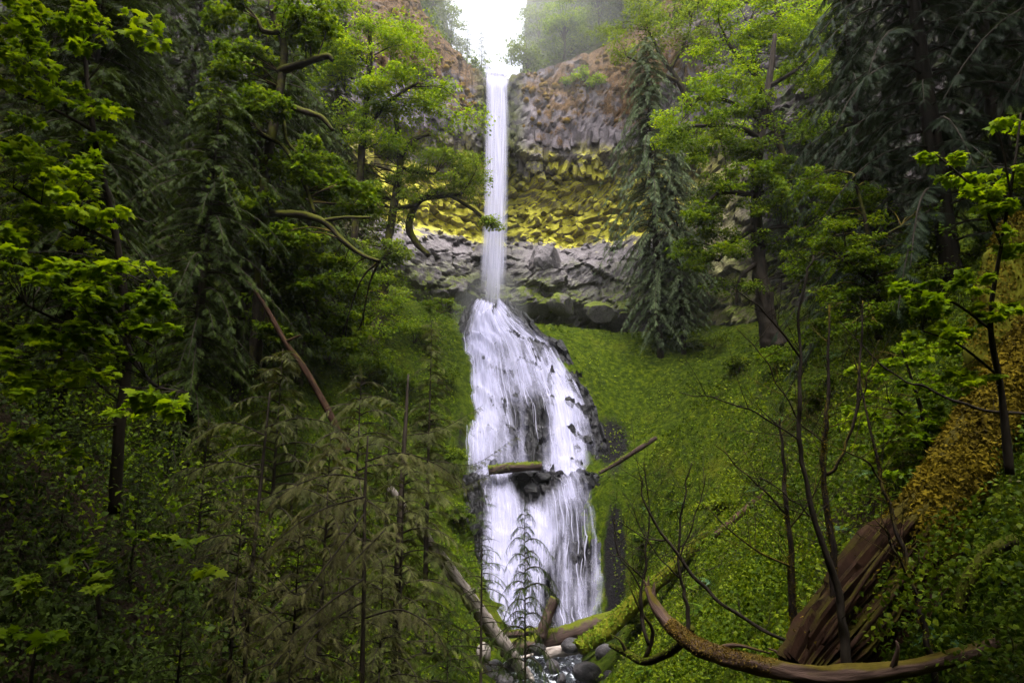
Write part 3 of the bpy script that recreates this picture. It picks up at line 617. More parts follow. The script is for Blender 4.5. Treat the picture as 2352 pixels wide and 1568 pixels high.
def broadleaf(name, label, seed, trunk, limbs, blobs, leafmat_, size, per, rc, tpl=T_RHOMB, bark='bark_moss', cat='tree', group=None, singles=0, tname='maple', bump=.35, twig=.035, ns=7):
    rg = np.random.default_rng(seed); root = None
    def poly(pp): 
        Q = [at(*p[:3]) for p in pp]; return Q, [p[3] / ppm(q) for p, q in zip(pp, Q)]
    Q, rr = poly(trunk); root = empty(name, Q[0]); b = Q[0]
    tag(root, label, cat, group); V, F = tube(Q, rr, ns + 3, bump, seed, len(Q) * 7); ob('trunk', MB().add(V - b, F).mesh('trunk', M[bark], True), root)
    sk = [smooth_path(Q, 24)[4:]]
    for lm in limbs:
        Q2, r2 = poly(lm); V, F = tube(Q2, r2, ns, bump, seed + 1, len(Q2) * 6); ob('branch', MB().add(V - b, F).mesh('branch', M[bark], True), root); sk.append(smooth_path(Q2, 16))
    sk = np.concatenate(sk); C = blobs_to_clumps(blobs, rg, rc); mb = MB()
    for c, r in C:
        dd = np.linalg.norm(sk - c, axis=1) + np.clip(sk[:, 2] - c[2], 0, None) * 1.5; k = int(np.argmin(dd)); a = sk[k]
        mid = (a + c) / 2 + np.array([0, 0, .12 * np.linalg.norm(c - a)]) + rg.normal(0, .06, 3) * np.linalg.norm(c - a)
        r0 = min(.07, twig + .006 * np.linalg.norm(c - a)) * (.6 if twig < .02 else 1); V, F = tube([a, mid, c], [r0, r0 * .6, r0 * .3], 4, 0, 0, 7, cap=False); mb.add(V - b, F)
        for t in range(3):
            e = c + unit(rg.normal(size=3)) * r * np.array([.8, .8, .35]); V, F = tube([mid * .4 + c * .6, (c + e) / 2 + [0, 0, .05 * r], e], [r0 * .4, r0 * .25, r0 * .12], 3, 0, 0, 5, cap=False); mb.add(V - b, F)
    if mb.V: ob('twigs', mb.mesh('twigs', M['bark_stem' if bark != 'bark' else 'bark'], True), root)['kind'] = 'stuff'
    P, X, Nn, S = clump_leaves(C, rg, per, size)
    keep = np.ones(len(P), bool); sel = None
    if singles:
        u, v, zc = project(P); infr = (u > 5) & (u < 2347) & (v > 5) & (v < 1563); sc = np.where(infr, S / zc, 0); sel = np.argsort(-sc)[:min(singles, len(P) * 2 // 3)]; keep[sel] = False
    V, F, k = scatter(tpl, P[keep], X[keep], Nn[keep], S[keep])
    cr = ob('crown', MB().add(V - b, F, np.repeat(rg.random(keep.sum()), k)).mesh('crown', M[leafmat_]), root)
    if singles:
        cr['kind'] = 'stuff'; put_leaves(P[sel], X[sel], Nn[sel], S[sel], leaf_meshes(tname, tpl, leafmat_), cr, rg)
    return root

def conifer_proto(seed, H, Rb, z0, nb, nf, fl, tpl, leaf, droop=.5, rise=.15, shape='cone', trunk_r=.22, bark='bark', dead=0., lean=0.):
    rg = np.random.default_rng(seed); P = []; X = []; Nn = []; S = []; br = MB()
    for i in range(nb):
        t = (i + rg.uniform(-.4, .4)) / nb; t = min(max(t, 0), 1); z = H * (z0 + (1 - z0) * t ** .9); k = 1 - t
        L = Rb * ((k ** .8) * .92 + .08 if shape == 'cone' else (math.sin(math.pi * min(1, (.12 + .88 * k))) ** .5 * (.35 + .65 * k ** .5)) if shape == 'column' else (1 - abs(2 * t - .7)) * .8 + .2) * rg.uniform(.45, 1.2) * (.75 + .5 * float(vnoise(np.array([i * .09]), np.array([seed * 1.7]), seed)[0]))
        a = i * 2.4 + rg.uniform(-.5, .5); h = np.array([math.cos(a), math.sin(a), 0]); s = np.linspace(0, 1, 8)[:, None]
        rz = rise + .35 * t; Q = np.array([lean * t * H, 0, z]) + h * s * L + np.array([0, 0, 1]) * (rz * s - (droop + rz * .5) * s ** 2) * L
        r0 = .012 + .010 * L; V, F = tube(Q, [r0, r0 * .2], 4, 0, 0, 8, cap=False); br.add(V, F)
        if rg.random() < dead: continue
        m = max(4, int(nf * (.4 + .6 * L / Rb))); ss = np.sort(rg.uniform(.12, 1, m)); ss[-1] = 1
        p = np.stack([np.interp(ss, s[:, 0], Q[:, c]) for c in range(3)], 1); T = unit(np.gradient(Q, axis=0)); Tt = np.stack([np.interp(ss, s[:, 0], T[:, c]) for c in range(3)], 1)
        side = np.cross(Tt, [0, 0, 1]); sg_ = np.where(np.arange(m) % 2 == 0, 1, -1)[:, None]; w_ = rg.uniform(.5, 1.2, (m, 1)); w_[-1] = .1
        x = Tt * .8 + side * sg_ * w_ + np.array([0, 0, -1]) * (rg.uniform(-.1, .6, (m, 1)) * droop) + rg.normal(0, .2, (m, 3))
        P.append(p); X.append(x); Nn.append(np.c_[rg.normal(0, .4, m), rg.normal(0, .4, m), np.ones(m)]); S.append(fl * (1.15 - .45 * ss) * rg.uniform(.7, 1.2, m) * (.55 + .45 * L / Rb))
    # leader
    P.append(np.array([[lean * H, 0, H - fl * .5]])); X.append(np.array([[.05, 0, 1.]])); Nn.append(np.array([[1., 0, 0]])); S.append(np.array([fl]))
    P, X, Nn, S = map(np.concatenate, (P, X, Nn, S)); V, F, k = scatter(tpl, P, X, Nn, S)
    V2, F2 = tube([(0, 0, -.6), (lean * .1 * H, 0, H * .3), (lean * .5 * H, 0, H * .65), (lean * H, 0, H)], [trunk_r, trunk_r * .75, trunk_r * .4, .01], 8, .12, seed, 24)
    return (MB().add(V2, F2).mesh('trunk', M[bark], True), br.mesh('branches', M[bark], True), MB().add(V, F, np.repeat(rg.random(len(P)), k)).mesh('crown', M[leaf]))
def place(proto, name, label, loc, rot=0., sc=1., cat='tree', group=None, tilt=(0, 0), leaf=None):
    r = empty(name, loc); r.rotation_euler = (tilt[0], tilt[1], rot); r.scale = (sc, sc, sc) if not isinstance(sc, tuple) else sc; tag(r, label, cat, group)
    for nm, me in zip(('trunk', 'branches', 'crown'), proto):
        o = ob(nm, me, r)
        if nm != 'trunk': o['kind'] = 'stuff'
        if leaf and nm == 'crown': o.material_slots[0].link = 'OBJECT'; o.material_slots[0].material = M[leaf]
    return r
def fuzz(mb, pts, rad, n, size, rg, up=.2, mi=0, tpl=T_DOT, t0=0, t1=1, lo=-1.):
    """short moss shoots over a limb; lo: smallest upward facing kept"""
    P = smooth_path(pts, 60); rr = np.interp(np.linspace(0, 1, 60), np.linspace(0, 1, len(rad)), rad); T = unit(np.gradient(P, axis=0)); ref = np.array([.3, .2, 1.]) if abs(T[:, 2]).mean() < .8 else np.array([1., .2, .1])
    U = unit(np.cross(T, ref)); W = np.cross(T, U); kf = rg.uniform(t0, t1, n) * 58.9; k = kf.astype(int); fk = (kf - k)[:, None]; th = rg.uniform(0, 6.28, n)
    d = np.cos(th)[:, None] * U[k] + np.sin(th)[:, None] * W[k]; kp = d[:, 2] > lo + rg.normal(0, .25, n); k = k[kp]; d = d[kp]; fk = fk[kp]; n = len(k)
    if n == 0: return
    p = P[k] * (1 - fk) + P[k + 1] * fk + d * rr[k][:, None] * rg.uniform(.95, 1.12, (n, 1))
    V, F, kk = scatter(tpl, p, d * .5 + rg.normal(0, .6, (n, 3)) + [0, 0, up - .5], d + rg.normal(0, .3, (n, 3)), size * rg.uniform(.5, 1.3, n)); mb.add(V, F, np.repeat(rg.random(n), kk), mi)

# ------------------------------------------------------------------ trees on the left
broadleaf('maple_tree', 'young maple with broad bright green leaves filling the left edge in front', 11,
  [(262, 1180, 12.5, 13), (275, 980, 12.5, 12), (292, 800, 12.5, 10), (270, 560, 12.3, 8), (215, 300, 12, 6), (190, 60, 12, 4), (190, -60, 12, 2)],
  [[(285, 830, 12.5, 7), (180, 760, 12, 5), (60, 700, 11.5, 3)], [(290, 790, 12.5, 7), (350, 880, 11.5, 4), (430, 900, 11, 2)], [(270, 560, 12.3, 6), (150, 500, 11.5, 4), (30, 430, 11, 3)], [(292, 700, 12.4, 6), (330, 670, 11.6, 4), (360, 640, 11.2, 2)], [(215, 300, 12, 5), (100, 240, 11.5, 3), (0, 200, 11.3, 2)]],
  [(110, 50, 120, 60, 11.5), (320, 62, 45, 25, 11.5, .4, 3), (80, 190, 90, 70, 11.5), (210, 230, 60, 40, 11.8), (130, 420, 120, 80, 11.5), (220, 345, 40, 30, 11.5), (90, 530, 100, 50, 11.4), (210, 480, 60, 40, 11.7), (110, 650, 130, 40, 11.2), (290, 640, 80, 60, 11.2), (90, 760, 110, 50, 11.2), (250, 750, 90, 50, 11.3), (320, 925, 140, 32, 11), (120, 880, 90, 40, 11.2), (200, 1010, 120, 40, 11.4, 1, 4), (60, 330, 60, 50, 11.2), (40, 600, 50, 60, 10.8), (200, 590, 70, 40, 11), (340, 720, 40, 40, 11.2, .4, 4), (180, 820, 110, 40, 11), (30, 850, 40, 60, 11), (20, 60, 40, 60, 11)],
  'maple', .17, 36, 46, T_MAPLE, 'bark', singles=260, ns=5, twig=.010)
broadleaf('maple_shoot', 'few large maple leaves on a shoot in the dark bottom left corner', 12,
  [(70, 1600, 6.2, 5), (75, 1530, 6.2, 4), (90, 1460, 6.2, 2)], [], [(25, 1445, 22, 10, 6.2, .1, 2), (95, 1475, 35, 10, 6.1, .1, 2), (135, 1450, 12, 10, 6.2, .1, 1)], 'maple', .14, 7, 22, T_MAPLE, 'bark', cat='shrub', singles=40, twig=.004, ns=4)
broadleaf('maple_shoot', 'low maple sapling with scattered leaves at left above the dark hollow', 13,
  [(230, 1420, 8.2, 5), (215, 1330, 8.2, 4), (180, 1270, 8.2, 2)], [], [(40, 1340, 40, 30, 8, .3, 3), (180, 1290, 60, 22, 8, .3, 4), (225, 1335, 40, 15, 8, .3, 2), (480, 1310, 30, 15, 8, .3, 2), (390, 1230, 60, 15, 8.4, .3, 3)], 'maple_deep', .14, 14, 28, T_MAPLE, 'bark', cat='shrub', singles=60, twig=.005, ns=4)
hem = conifer_proto(21, 24, 5.4, .04, 210, 60, .62, T_FROND_FAR, 'hemlock', .55, .1, 'cone', .32)
hem2 = conifer_proto(22, 20, 5.0, .03, 200, 56, .6, T_FROND_FAR, 'hemlock', .7, .05, 'column', .3)
for k, (x, y, s, rz, pr, lab) in enumerate([(-18.5, 27, 1.1, 0, hem, 'dark hemlock rising behind the bright left maple'), (-14.5, 46, 1.05, 1.3, hem2, 'dark hemlock beside the mossy maple limbs'), (-23.5, 37, 1.25, 2.2, hem, 'tall dark hemlock at far left behind the others'), (-15.5, 43, 1.2, 3.3, hem2, 'dark hemlock on the left slope behind the leaning dead trunk'), (-27, 26, 1.2, 4.5, hem2, 'shadowed hemlock at the top left edge'), (-20, 52, 1.2, 5.1, hem, 'dark hemlock high on the left slope near the cliff'), (-14, 21, .62, .4, hem2, 'small dark hemlock under the left maple'), (-20.5, 31, 1.3, 1.0, hem, 'tall hemlock between the left maple and the leaning dead trunk'), (-15, 37, 1.25, 5.5, hem2, 'dark hemlock crowding the mossy maple from the left'), (-30, 40, 1.3, 3.9, hem, 'dim hemlock at the far left skyline'), (-26, 50, 1.3, .6, hem2, 'dim hemlock on the upper left slope'), (-17, 60, 1.1, 2.0, hem, 'dim hemlock at the foot of the left cliff'), (-12.5, 26.5, .8, 4.0, hem2, 'dark hemlock low on the left bank')]):
    place(hem if pr is hem else hem2, 'hemlock_tree', lab, onground(x, y), rz, s, group='dark hemlocks on the left slope')
LM = broadleaf('mossy_maple', 'old maple with moss hung crooked limbs on the left slope', 14,
  [(585, 870, 31.0, 15), (598, 640, 31.0, 13), (606, 420, 31.0, 12), (640, 220, 31.0, 10), (652, 110, 31.0, 8), (625, 30, 31.0, 6), (620, -31.0, 31.0, 4)],
  [[(640, 165, 31.0, 10), (690, 148, 30.5, 9), (748, 130, 30.0, 7), (765, 140, 30.0, 4)], [(640, 235, 31.0, 8), (695, 255, 30.3, 8), (740, 272, 30.0, 6), (765, 300, 30.0, 4)], [(648, 75, 31.0, 7), (606, 72, 30.5, 6), (592, 45, 30.3, 4)], [(592, 490, 31.0, 9), (680, 493, 29.8, 9), (742, 508, 29.4, 8), (785, 550, 29.2, 7), (832, 585, 29.0, 5), (872, 600, 29.0, 4)], [(602, 310, 31.0, 6), (655, 342, 30.2, 5), (700, 425, 30.0, 5), (722, 490, 29.8, 4)], [(742, 508, 29.4, 5), (790, 500, 29.0, 4), (850, 500, 28.6, 3)], [(650, 250, 30.6, 5), (658, 320, 30.3, 4), (690, 360, 30.2, 3)]],
  [(560, 150, 55, 60, 30.0), (520, 250, 60, 60, 30.0), (600, 240, 50, 50, 30.0), (700, 50, 80, 50, 31.0), (700, 370, 80, 45, 30.5), (560, 430, 60, 50, 30.0), (650, 560, 80, 45, 30.0), (720, 640, 90, 60, 31.0), (790, 450, 70, 50, 31.0), (540, 30, 60, 31.0, 31.0), (760, 740, 80, 60, 33.0), (640, 720, 60, 50, 31.0)],
  'maple_deep', .26, 210, 33.0)
broadleaf('maple_tree', 'bright green maple crowding the upper left of the gorge', 15,
  [(800, 660, 56, 10), (820, 480, 56, 9), (835, 300, 56, 8), (850, 150, 56, 6), (845, 20, 56, 4)], [[(835, 300, 56, 6), (900, 230, 55, 5), (960, 190, 54, 3)], [(850, 150, 56, 5), (780, 80, 55, 4), (740, 40, 55, 3)]],
  [(790, 50, 110, 55, 55), (860, 150, 110, 70, 55), (940, 200, 70, 50, 55), (820, 260, 90, 50, 55), (1010, 215, 50, 40, 56), (880, 330, 60, 40, 56), (700, 150, 50, 60, 56), (950, 270, 60, 40, 56), (1040, 260, 40, 35, 57), (760, 170, 80, 80, 55), (900, 60, 60, 40, 57)], 'maple', .27, 420, 44)
broadleaf('maple_tree', 'maple with twisted mossy branch reaching across the falls', 16,
  [(848, 840, 57, 15), (862, 765, 57, 13), (880, 685, 57, 11), (885, 610, 57, 9), (902, 490, 57, 9), (918, 385, 57, 8), (912, 300, 57, 6), (905, 240, 57, 3)],
  [[(916, 365, 57, 7), (945, 325, 56.5, 7), (985, 308, 56.5, 4)], [(986, 588, 58, 6), (952, 552, 58, 8), (940, 515, 58, 8), (962, 462, 58, 8), (1010, 450, 58, 7), (1060, 446, 58, 5)], [(903, 480, 57, 6), (950, 470, 57.6, 5), (1005, 440, 58, 5), (1085, 480, 58, 4), (1130, 520, 58, 2)], [(918, 385, 57, 6), (960, 395, 57, 5), (1000, 400, 57, 3)]],
  [(1030, 365, 75, 28, 57), (1065, 430, 60, 35, 57.5), (960, 420, 50, 40, 57), (870, 410, 80, 45, 57), (800, 500, 80, 50, 57), (870, 560, 70, 50, 57), (1120, 505, 22, 12, 58, .4, 3), (915, 640, 45, 35, 57), (985, 340, 50, 25, 57), (1085, 400, 35, 25, 57.5), (930, 330, 50, 40, 57), (850, 480, 70, 50, 57), (820, 600, 60, 40, 57), (760, 430, 60, 60, 57)],
  'maple_pale', .25, 300, 34)
broadleaf('maple_tree', 'low maple leafing over the bank left of the falls', 17, [(770, 800, 50, 8), (760, 700, 50, 6), (740, 620, 50, 4)], [], [(700, 600, 90, 45, 49), (640, 660, 70, 50, 48), (760, 690, 80, 50, 49), (840, 660, 60, 50, 50), (820, 740, 60, 40, 50), (900, 720, 50, 40, 54), (700, 760, 80, 50, 46), (620, 600, 60, 50, 48), (780, 580, 70, 40, 52), (900, 800, 50, 35, 52)], 'maple_deep', .25, 330, 40)

# ------------------------------------------------------------------ trees on the right
broadleaf('maple_tree', 'maple with thick dark trunk standing on the green right slope', 31,
  [(1782, 800, 46, 30), (1764, 740, 46, 23), (1752, 660, 46, 20), (1742, 580, 46, 17), (1736, 450, 46, 12), (1746, 320, 46, 10), (1765, 200, 46, 8), (1780, 80, 46, 5)],
  [[(1736, 520, 46, 8), (1680, 560, 45.5, 6), (1650, 600, 45, 3)], [(1740, 540, 46, 8), (1790, 520, 45.5, 6), (1840, 530, 45, 3)], [(1736, 450, 46, 8), (1660, 440, 45, 6), (1610, 480, 45, 4)], [(1746, 320, 46, 7), (1690, 290, 45, 5), (1590, 290, 45, 4)], [(1765, 200, 46, 6), (1830, 160, 45, 4), (1870, 120, 45, 2)], [(1742, 600, 46, 6), (1700, 640, 45, 5), (1690, 700, 45, 3)]],
  [(1600, 500, 50, 30, 45), (1680, 555, 110, 30, 45), (1640, 600, 60, 22, 45), (1590, 300, 70, 40, 45), (1690, 400, 70, 35, 45), (1740, 480, 60, 25, 45), (1830, 430, 60, 40, 45), (1840, 560, 50, 25, 45), (1870, 300, 50, 40, 45), (1760, 250, 70, 35, 45), (1830, 180, 60, 40, 46), (1700, 660, 50, 20, 45), (1640, 450, 60, 40, 46), (1780, 380, 60, 40, 46), (1860, 480, 60, 40, 46), (1580, 560, 40, 30, 46), (1700, 330, 60, 40, 46), (1880, 620, 60, 40, 45)],
  'maple_deep', .24, 270, 34, bark='bark')
broadleaf('maple_tree', 'bright spring maple leaning out of the upper right cliff', 32,
  [(1820, 420, 56, 9), (1780, 300, 56, 8), (1740, 180, 55, 6), (1720, 60, 55, 4)], [[(1780, 300, 56, 6), (1690, 240, 54, 5), (1620, 220, 53, 3)], [(1740, 180, 55, 5), (1680, 110, 54, 4), (1650, 50, 54, 2)]],
  [(1720, 40, 90, 45, 54), (1690, 110, 70, 45, 54), (1790, 110, 70, 45, 54), (1620, 205, 70, 40, 53), (1560, 265, 50, 40, 53), (1820, 30, 70, 40, 55), (1540, 320, 40, 25, 53), (1650, 290, 50, 30, 53), (1740, 180, 70, 40, 54), (1860, 150, 60, 50, 55), (1880, 50, 60, 50, 56), (1580, 360, 40, 30, 54)], 'maple', .26, 330, 38)
broadleaf('maple_tree', 'yellow green maple sapling thicket in the middle of the right slope', 33,
  [(2020, 780, 27, 9), (2010, 660, 27, 7), (1990, 520, 27, 5), (1960, 400, 27, 3)], [[(2010, 650, 27, 5), (1940, 600, 27, 3)], [(1995, 560, 27, 5), (2070, 520, 27, 3)]],
  [(1950, 560, 80, 55, 27), (2010, 640, 80, 50, 27), (1930, 680, 60, 40, 27), (1890, 430, 50, 45, 28), (1990, 470, 70, 40, 28), (2090, 600, 60, 50, 27), (1970, 740, 70, 30, 26), (2060, 700, 60, 40, 26), (2130, 520, 50, 50, 28), (1860, 560, 50, 50, 30), (1900, 760, 60, 30, 30), (2120, 700, 60, 40, 26)], 'maple_deep', .16, 220, 34, T_RHOMB)
ced = conifer_proto(24, 26, 6.8, .04, 170, 70, .75, T_FROND, 'cedar_dark', .75, .12, 'cone', .4)
for k, (x, y, s, rz, lab) in enumerate([(18.5, 27.5, 1.1, 0, 'blue dark cedar with drooping sprays at the upper right'), (24, 25, 1.25, 1.9, 'dark cedar filling the top right corner'), (26.5, 34, 1.3, 3.1, 'shadowed cedar behind the upper right cedar boughs'), (20.5, 37, .95, 4.4, 'smaller dark cedar left of the upper right cedars')]):
    place(ced, 'cedar_tree', lab, onground(x, y), rz, s, group='dark cedars at upper right')
weep = conifer_proto(25, 34, 7.5, .02, 330, 60, .8, T_FROND_FAR, 'cedar_grey', .8, .05, 'column', .4)
p = gp(1500, 770); place(weep, 'weeping_cedar', 'tall grey green cedar hanging in front of the cliff right of the falls', (p[0], 68.0, float(G(p[0], 68.0))), .7, (.92, .92, 1.06))
for u_, Y_, s_, rz_, lab_ in ((1565, 67.5, .66, 2.7, 'shorter grey green cedar at the right of the tall one by the cliff'),):
    p = at(u_, 700, Y_); place(weep, 'weeping_cedar', lab_, onground(p[0], Y_), rz_, s_)
for k, (u, Y, s, lab) in enumerate([(1900, 56, .95, 'dark conifer between the right maple and the cedars'), (2030, 52, 1.1, 'dark conifer high on the right behind the thicket'), (1640, 71, .8, 'dim conifer against the right side cliff'), (1830, 64, 1.0, 'dim conifer above the thick trunked maple')]):
    p = at(u, 700, Y); place(hem2, 'hemlock_tree', lab, onground(p[0], Y), k * 1.7, s, group='conifers along the right cliff', leaf='cedar_dark')
broadleaf('vine_maple', 'vine maple with large bright leaf fans at the right edge', 34,
  [(2320, 1090, 9, 9), (2300, 900, 9, 7), (2275, 740, 8.8, 5), (2300, 560, 8.6, 4), (2330, 380, 8.5, 3), (2345, 260, 8.5, 2)],
  [[(2280, 760, 8.8, 4), (2180, 690, 8.5, 3), (2050, 655, 8.3, 2)], [(2300, 560, 8.6, 4), (2240, 440, 8.4, 3), (2150, 355, 8.3, 2)], [(2290, 860, 9, 4), (2200, 790, 8.6, 3), (2120, 760, 8.5, 2)], [(2320, 440, 8.5, 3), (2300, 330, 8.4, 2), (2280, 290, 8.4, 1)]],
  [(2170, 355, 40, 10, 8.3, .3), (2225, 415, 50, 22, 8.4, .3), (2310, 290, 40, 14, 8.4, .3), (2290, 450, 50, 35, 8.5, .3), (2325, 560, 30, 30, 8.6, .3), (2075, 655, 45, 14, 8.3, .3), (2150, 690, 60, 20, 8.4, .3), (2240, 640, 55, 22, 8.5, .3), (2280, 720, 45, 25, 8.6, .3), (2130, 765, 45, 14, 8.5, .3), (2200, 760, 40, 20, 8.6, .3), (2335, 400, 25, 30, 8.5, .3), (2230, 860, 50, 25, 8.8, .3)],
  'maple', .11, 30, 24, T_MAPLE, 'bark', singles=240, twig=.006, ns=5)
broadleaf('salmonberry_bush', 'leafy bright bush above the fallen mossy trunk', 35,
  [(2130, 1080, 15.5, 6), (2120, 960, 15.3, 5), (2090, 860, 15, 3), (2070, 800, 15, 2)], [[(2130, 1060, 15.5, 4), (2200, 930, 15.2, 3), (2220, 820, 15, 2)], [(2120, 1000, 15.4, 4), (2040, 920, 15, 2)]],
  [(2050, 830, 70, 22, 15), (2150, 880, 80, 30, 15), (2020, 930, 60, 30, 15.3), (2110, 960, 90, 30, 15.2), (2210, 810, 45, 30, 15), (1990, 860, 50, 20, 15.4), (2060, 1010, 70, 30, 15.5), (2180, 960, 50, 30, 15), (2120, 800, 60, 30, 15.4), (2000, 1040, 60, 30, 16), (2090, 1080, 50, 25, 15.6), (1950, 960, 40, 30, 16)], 'maple', .13, 42, 28, T_MAPLE, 'bark_stem', cat='shrub', twig=.012, ns=5)

broadleaf('maple_tree', 'leafy maple hanging over the rim above the tall grey cedar', 36,
  [(1585, 250, 72, 8), (1560, 190, 71.5, 7), (1520, 130, 71, 5), (1490, 70, 71, 3)], [[(1560, 190, 71.5, 5), (1500, 160, 70.5, 4), (1440, 130, 70, 2)], [(1540, 160, 71, 4), (1580, 80, 71, 3), (1590, 20, 71, 2)]],
  [(1430, 110, 45, 28, 70.5), (1500, 70, 50, 35, 71), (1560, 40, 50, 40, 71), (1480, 20, 50, 30, 72), (1590, 110, 40, 40, 71), (1400, 60, 40, 30, 72)], 'maple_pale', .28, 260, 34)
# ------------------------------------------------------------------ trees above the rim
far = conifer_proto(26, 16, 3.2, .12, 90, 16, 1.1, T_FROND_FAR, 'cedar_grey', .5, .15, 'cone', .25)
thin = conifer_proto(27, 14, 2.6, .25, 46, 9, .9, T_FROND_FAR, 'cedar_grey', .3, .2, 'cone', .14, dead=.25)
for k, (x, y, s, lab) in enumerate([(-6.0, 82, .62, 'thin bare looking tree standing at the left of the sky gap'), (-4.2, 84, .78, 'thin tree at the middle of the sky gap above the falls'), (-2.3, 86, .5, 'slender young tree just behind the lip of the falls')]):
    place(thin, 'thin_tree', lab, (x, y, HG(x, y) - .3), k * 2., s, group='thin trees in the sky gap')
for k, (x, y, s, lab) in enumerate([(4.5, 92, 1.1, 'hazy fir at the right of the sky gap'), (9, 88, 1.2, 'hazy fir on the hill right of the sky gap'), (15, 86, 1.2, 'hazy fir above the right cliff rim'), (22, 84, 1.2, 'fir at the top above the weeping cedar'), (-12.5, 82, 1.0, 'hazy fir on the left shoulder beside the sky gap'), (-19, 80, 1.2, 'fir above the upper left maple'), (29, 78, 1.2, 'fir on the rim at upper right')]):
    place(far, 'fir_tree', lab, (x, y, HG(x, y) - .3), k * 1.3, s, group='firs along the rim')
def rimtree(label, seed, x, y, h, r, leaf, per, n, rc=1.5, size=.3):
    """broad leafed tree on the hill, given in metres"""
    rg = np.random.default_rng(seed); z = HG(x, y) if y > 77 else float(rim(x)) - .2; root = tag(empty('rim_tree', (x, y, z)), label, 'tree', 'leafy trees on the rim')
    V, F = tube([(0, 0, -.5), (.2, 0, h * .4), (0, .2, h * .9)], [.18, .12, .03], 6, .15, seed, 10); ob('trunk', MB().add(V, F).mesh('trunk', M['bark_moss'], True), root); C = []; mb = MB()
    for k in range(n):
        d = unit(rg.normal(size=3)) * rg.random() ** .4 * np.array([r, r, h * .42]); c = np.array([0, 0, h * .62]) + d; C.append((c, rc * rg.uniform(.6, 1.2))); V, F = tube([(0, 0, max(.5, c[2] * .6)), c * [.5, .5, 1] , c], [.05, .03, .015], 4, 0, 0, 6, cap=False); mb.add(V, F)
    ob('twigs', mb.mesh('twigs', M['bark_stem'], True), root)['kind'] = 'stuff'; P, X, Nn, S = clump_leaves(C, rg, per, size); V, F, k = scatter(T_RHOMB, P, X, Nn, S); ob('crown', MB().add(V, F, np.repeat(rg.random(len(P)), k)).mesh('crown', M[leaf]), root)
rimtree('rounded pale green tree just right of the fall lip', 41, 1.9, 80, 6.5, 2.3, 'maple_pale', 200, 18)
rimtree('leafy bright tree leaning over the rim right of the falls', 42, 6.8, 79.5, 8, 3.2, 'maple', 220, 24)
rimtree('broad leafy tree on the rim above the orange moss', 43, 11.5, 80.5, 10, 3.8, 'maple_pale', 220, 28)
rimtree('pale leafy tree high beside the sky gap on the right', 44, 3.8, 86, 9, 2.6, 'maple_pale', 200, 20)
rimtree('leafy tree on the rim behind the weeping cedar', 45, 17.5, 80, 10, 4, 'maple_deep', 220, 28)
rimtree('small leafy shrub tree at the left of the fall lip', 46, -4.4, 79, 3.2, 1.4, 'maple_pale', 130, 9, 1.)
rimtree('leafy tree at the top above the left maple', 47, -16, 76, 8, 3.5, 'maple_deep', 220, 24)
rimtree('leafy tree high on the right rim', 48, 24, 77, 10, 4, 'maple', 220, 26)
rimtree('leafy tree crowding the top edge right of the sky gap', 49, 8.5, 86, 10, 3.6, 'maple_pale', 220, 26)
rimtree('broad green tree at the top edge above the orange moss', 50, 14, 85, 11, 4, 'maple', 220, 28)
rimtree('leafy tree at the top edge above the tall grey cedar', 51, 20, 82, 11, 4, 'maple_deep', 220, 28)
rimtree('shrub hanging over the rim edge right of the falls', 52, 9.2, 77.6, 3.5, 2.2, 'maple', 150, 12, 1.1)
# tall trees added out of view beside and behind the photographer to shade the foreground
tall = conifer_proto(28, 30, 7.5, .42, 130, 44, 1.5, T_FROND_FAR, 'hemlock', .45, .1, 'cone', .45)
for k, (x, y, s, lab) in enumerate([(-13, 7, 1.0, 'tall added shade hemlock overhanging from outside the left edge'), (-21, 15, 1.1, 'tall added shade hemlock just outside the left edge farther in'), (-3.5, -1, 1.0, 'tall added shade hemlock close to the viewpoint at left'), (-8, -5, 1.0, 'tall added shade hemlock beside the viewpoint on the left'), (-1, -6, 1.0, 'tall added shade hemlock behind the viewpoint'), (6, -4, 1.0, 'tall hemlock behind the viewpoint to the right, unseen'), (15, 7, 1.0, 'tall added shade hemlock just outside the right edge'), (20, 14, 1.0, 'tall added shade hemlock outside the right edge farther in')]):
    place(tall, 'shade_hemlock', lab, onground(x, y), k * 1.1, s, group='tall hemlocks added for shade around the viewpoint')
rimtree('leafy tree on the left shoulder beside the sky gap', 53, -10.5, 78.5, 7, 2.6, 'maple_pale', 180, 18)
rimtree('bushy tree at the top edge left of the sky gap', 54, -12.5, 81, 9, 3.4, 'maple_deep', 200, 24)
rimtree('leafy tree at the rim edge near the top right of the cliff', 55, 14.5, 79, 7, 3, 'maple_deep', 200, 22)
rimtree('leafy tree hanging over the rim above the tall grey cedar top', 56, 19.5, 76.5, 8, 3.4, 'maple_pale', 200, 24)
rimtree('small leafy tree at the top left corner of the sky gap', 57, -8.6, 84, 8, 2.6, 'maple_pale', 180, 18)
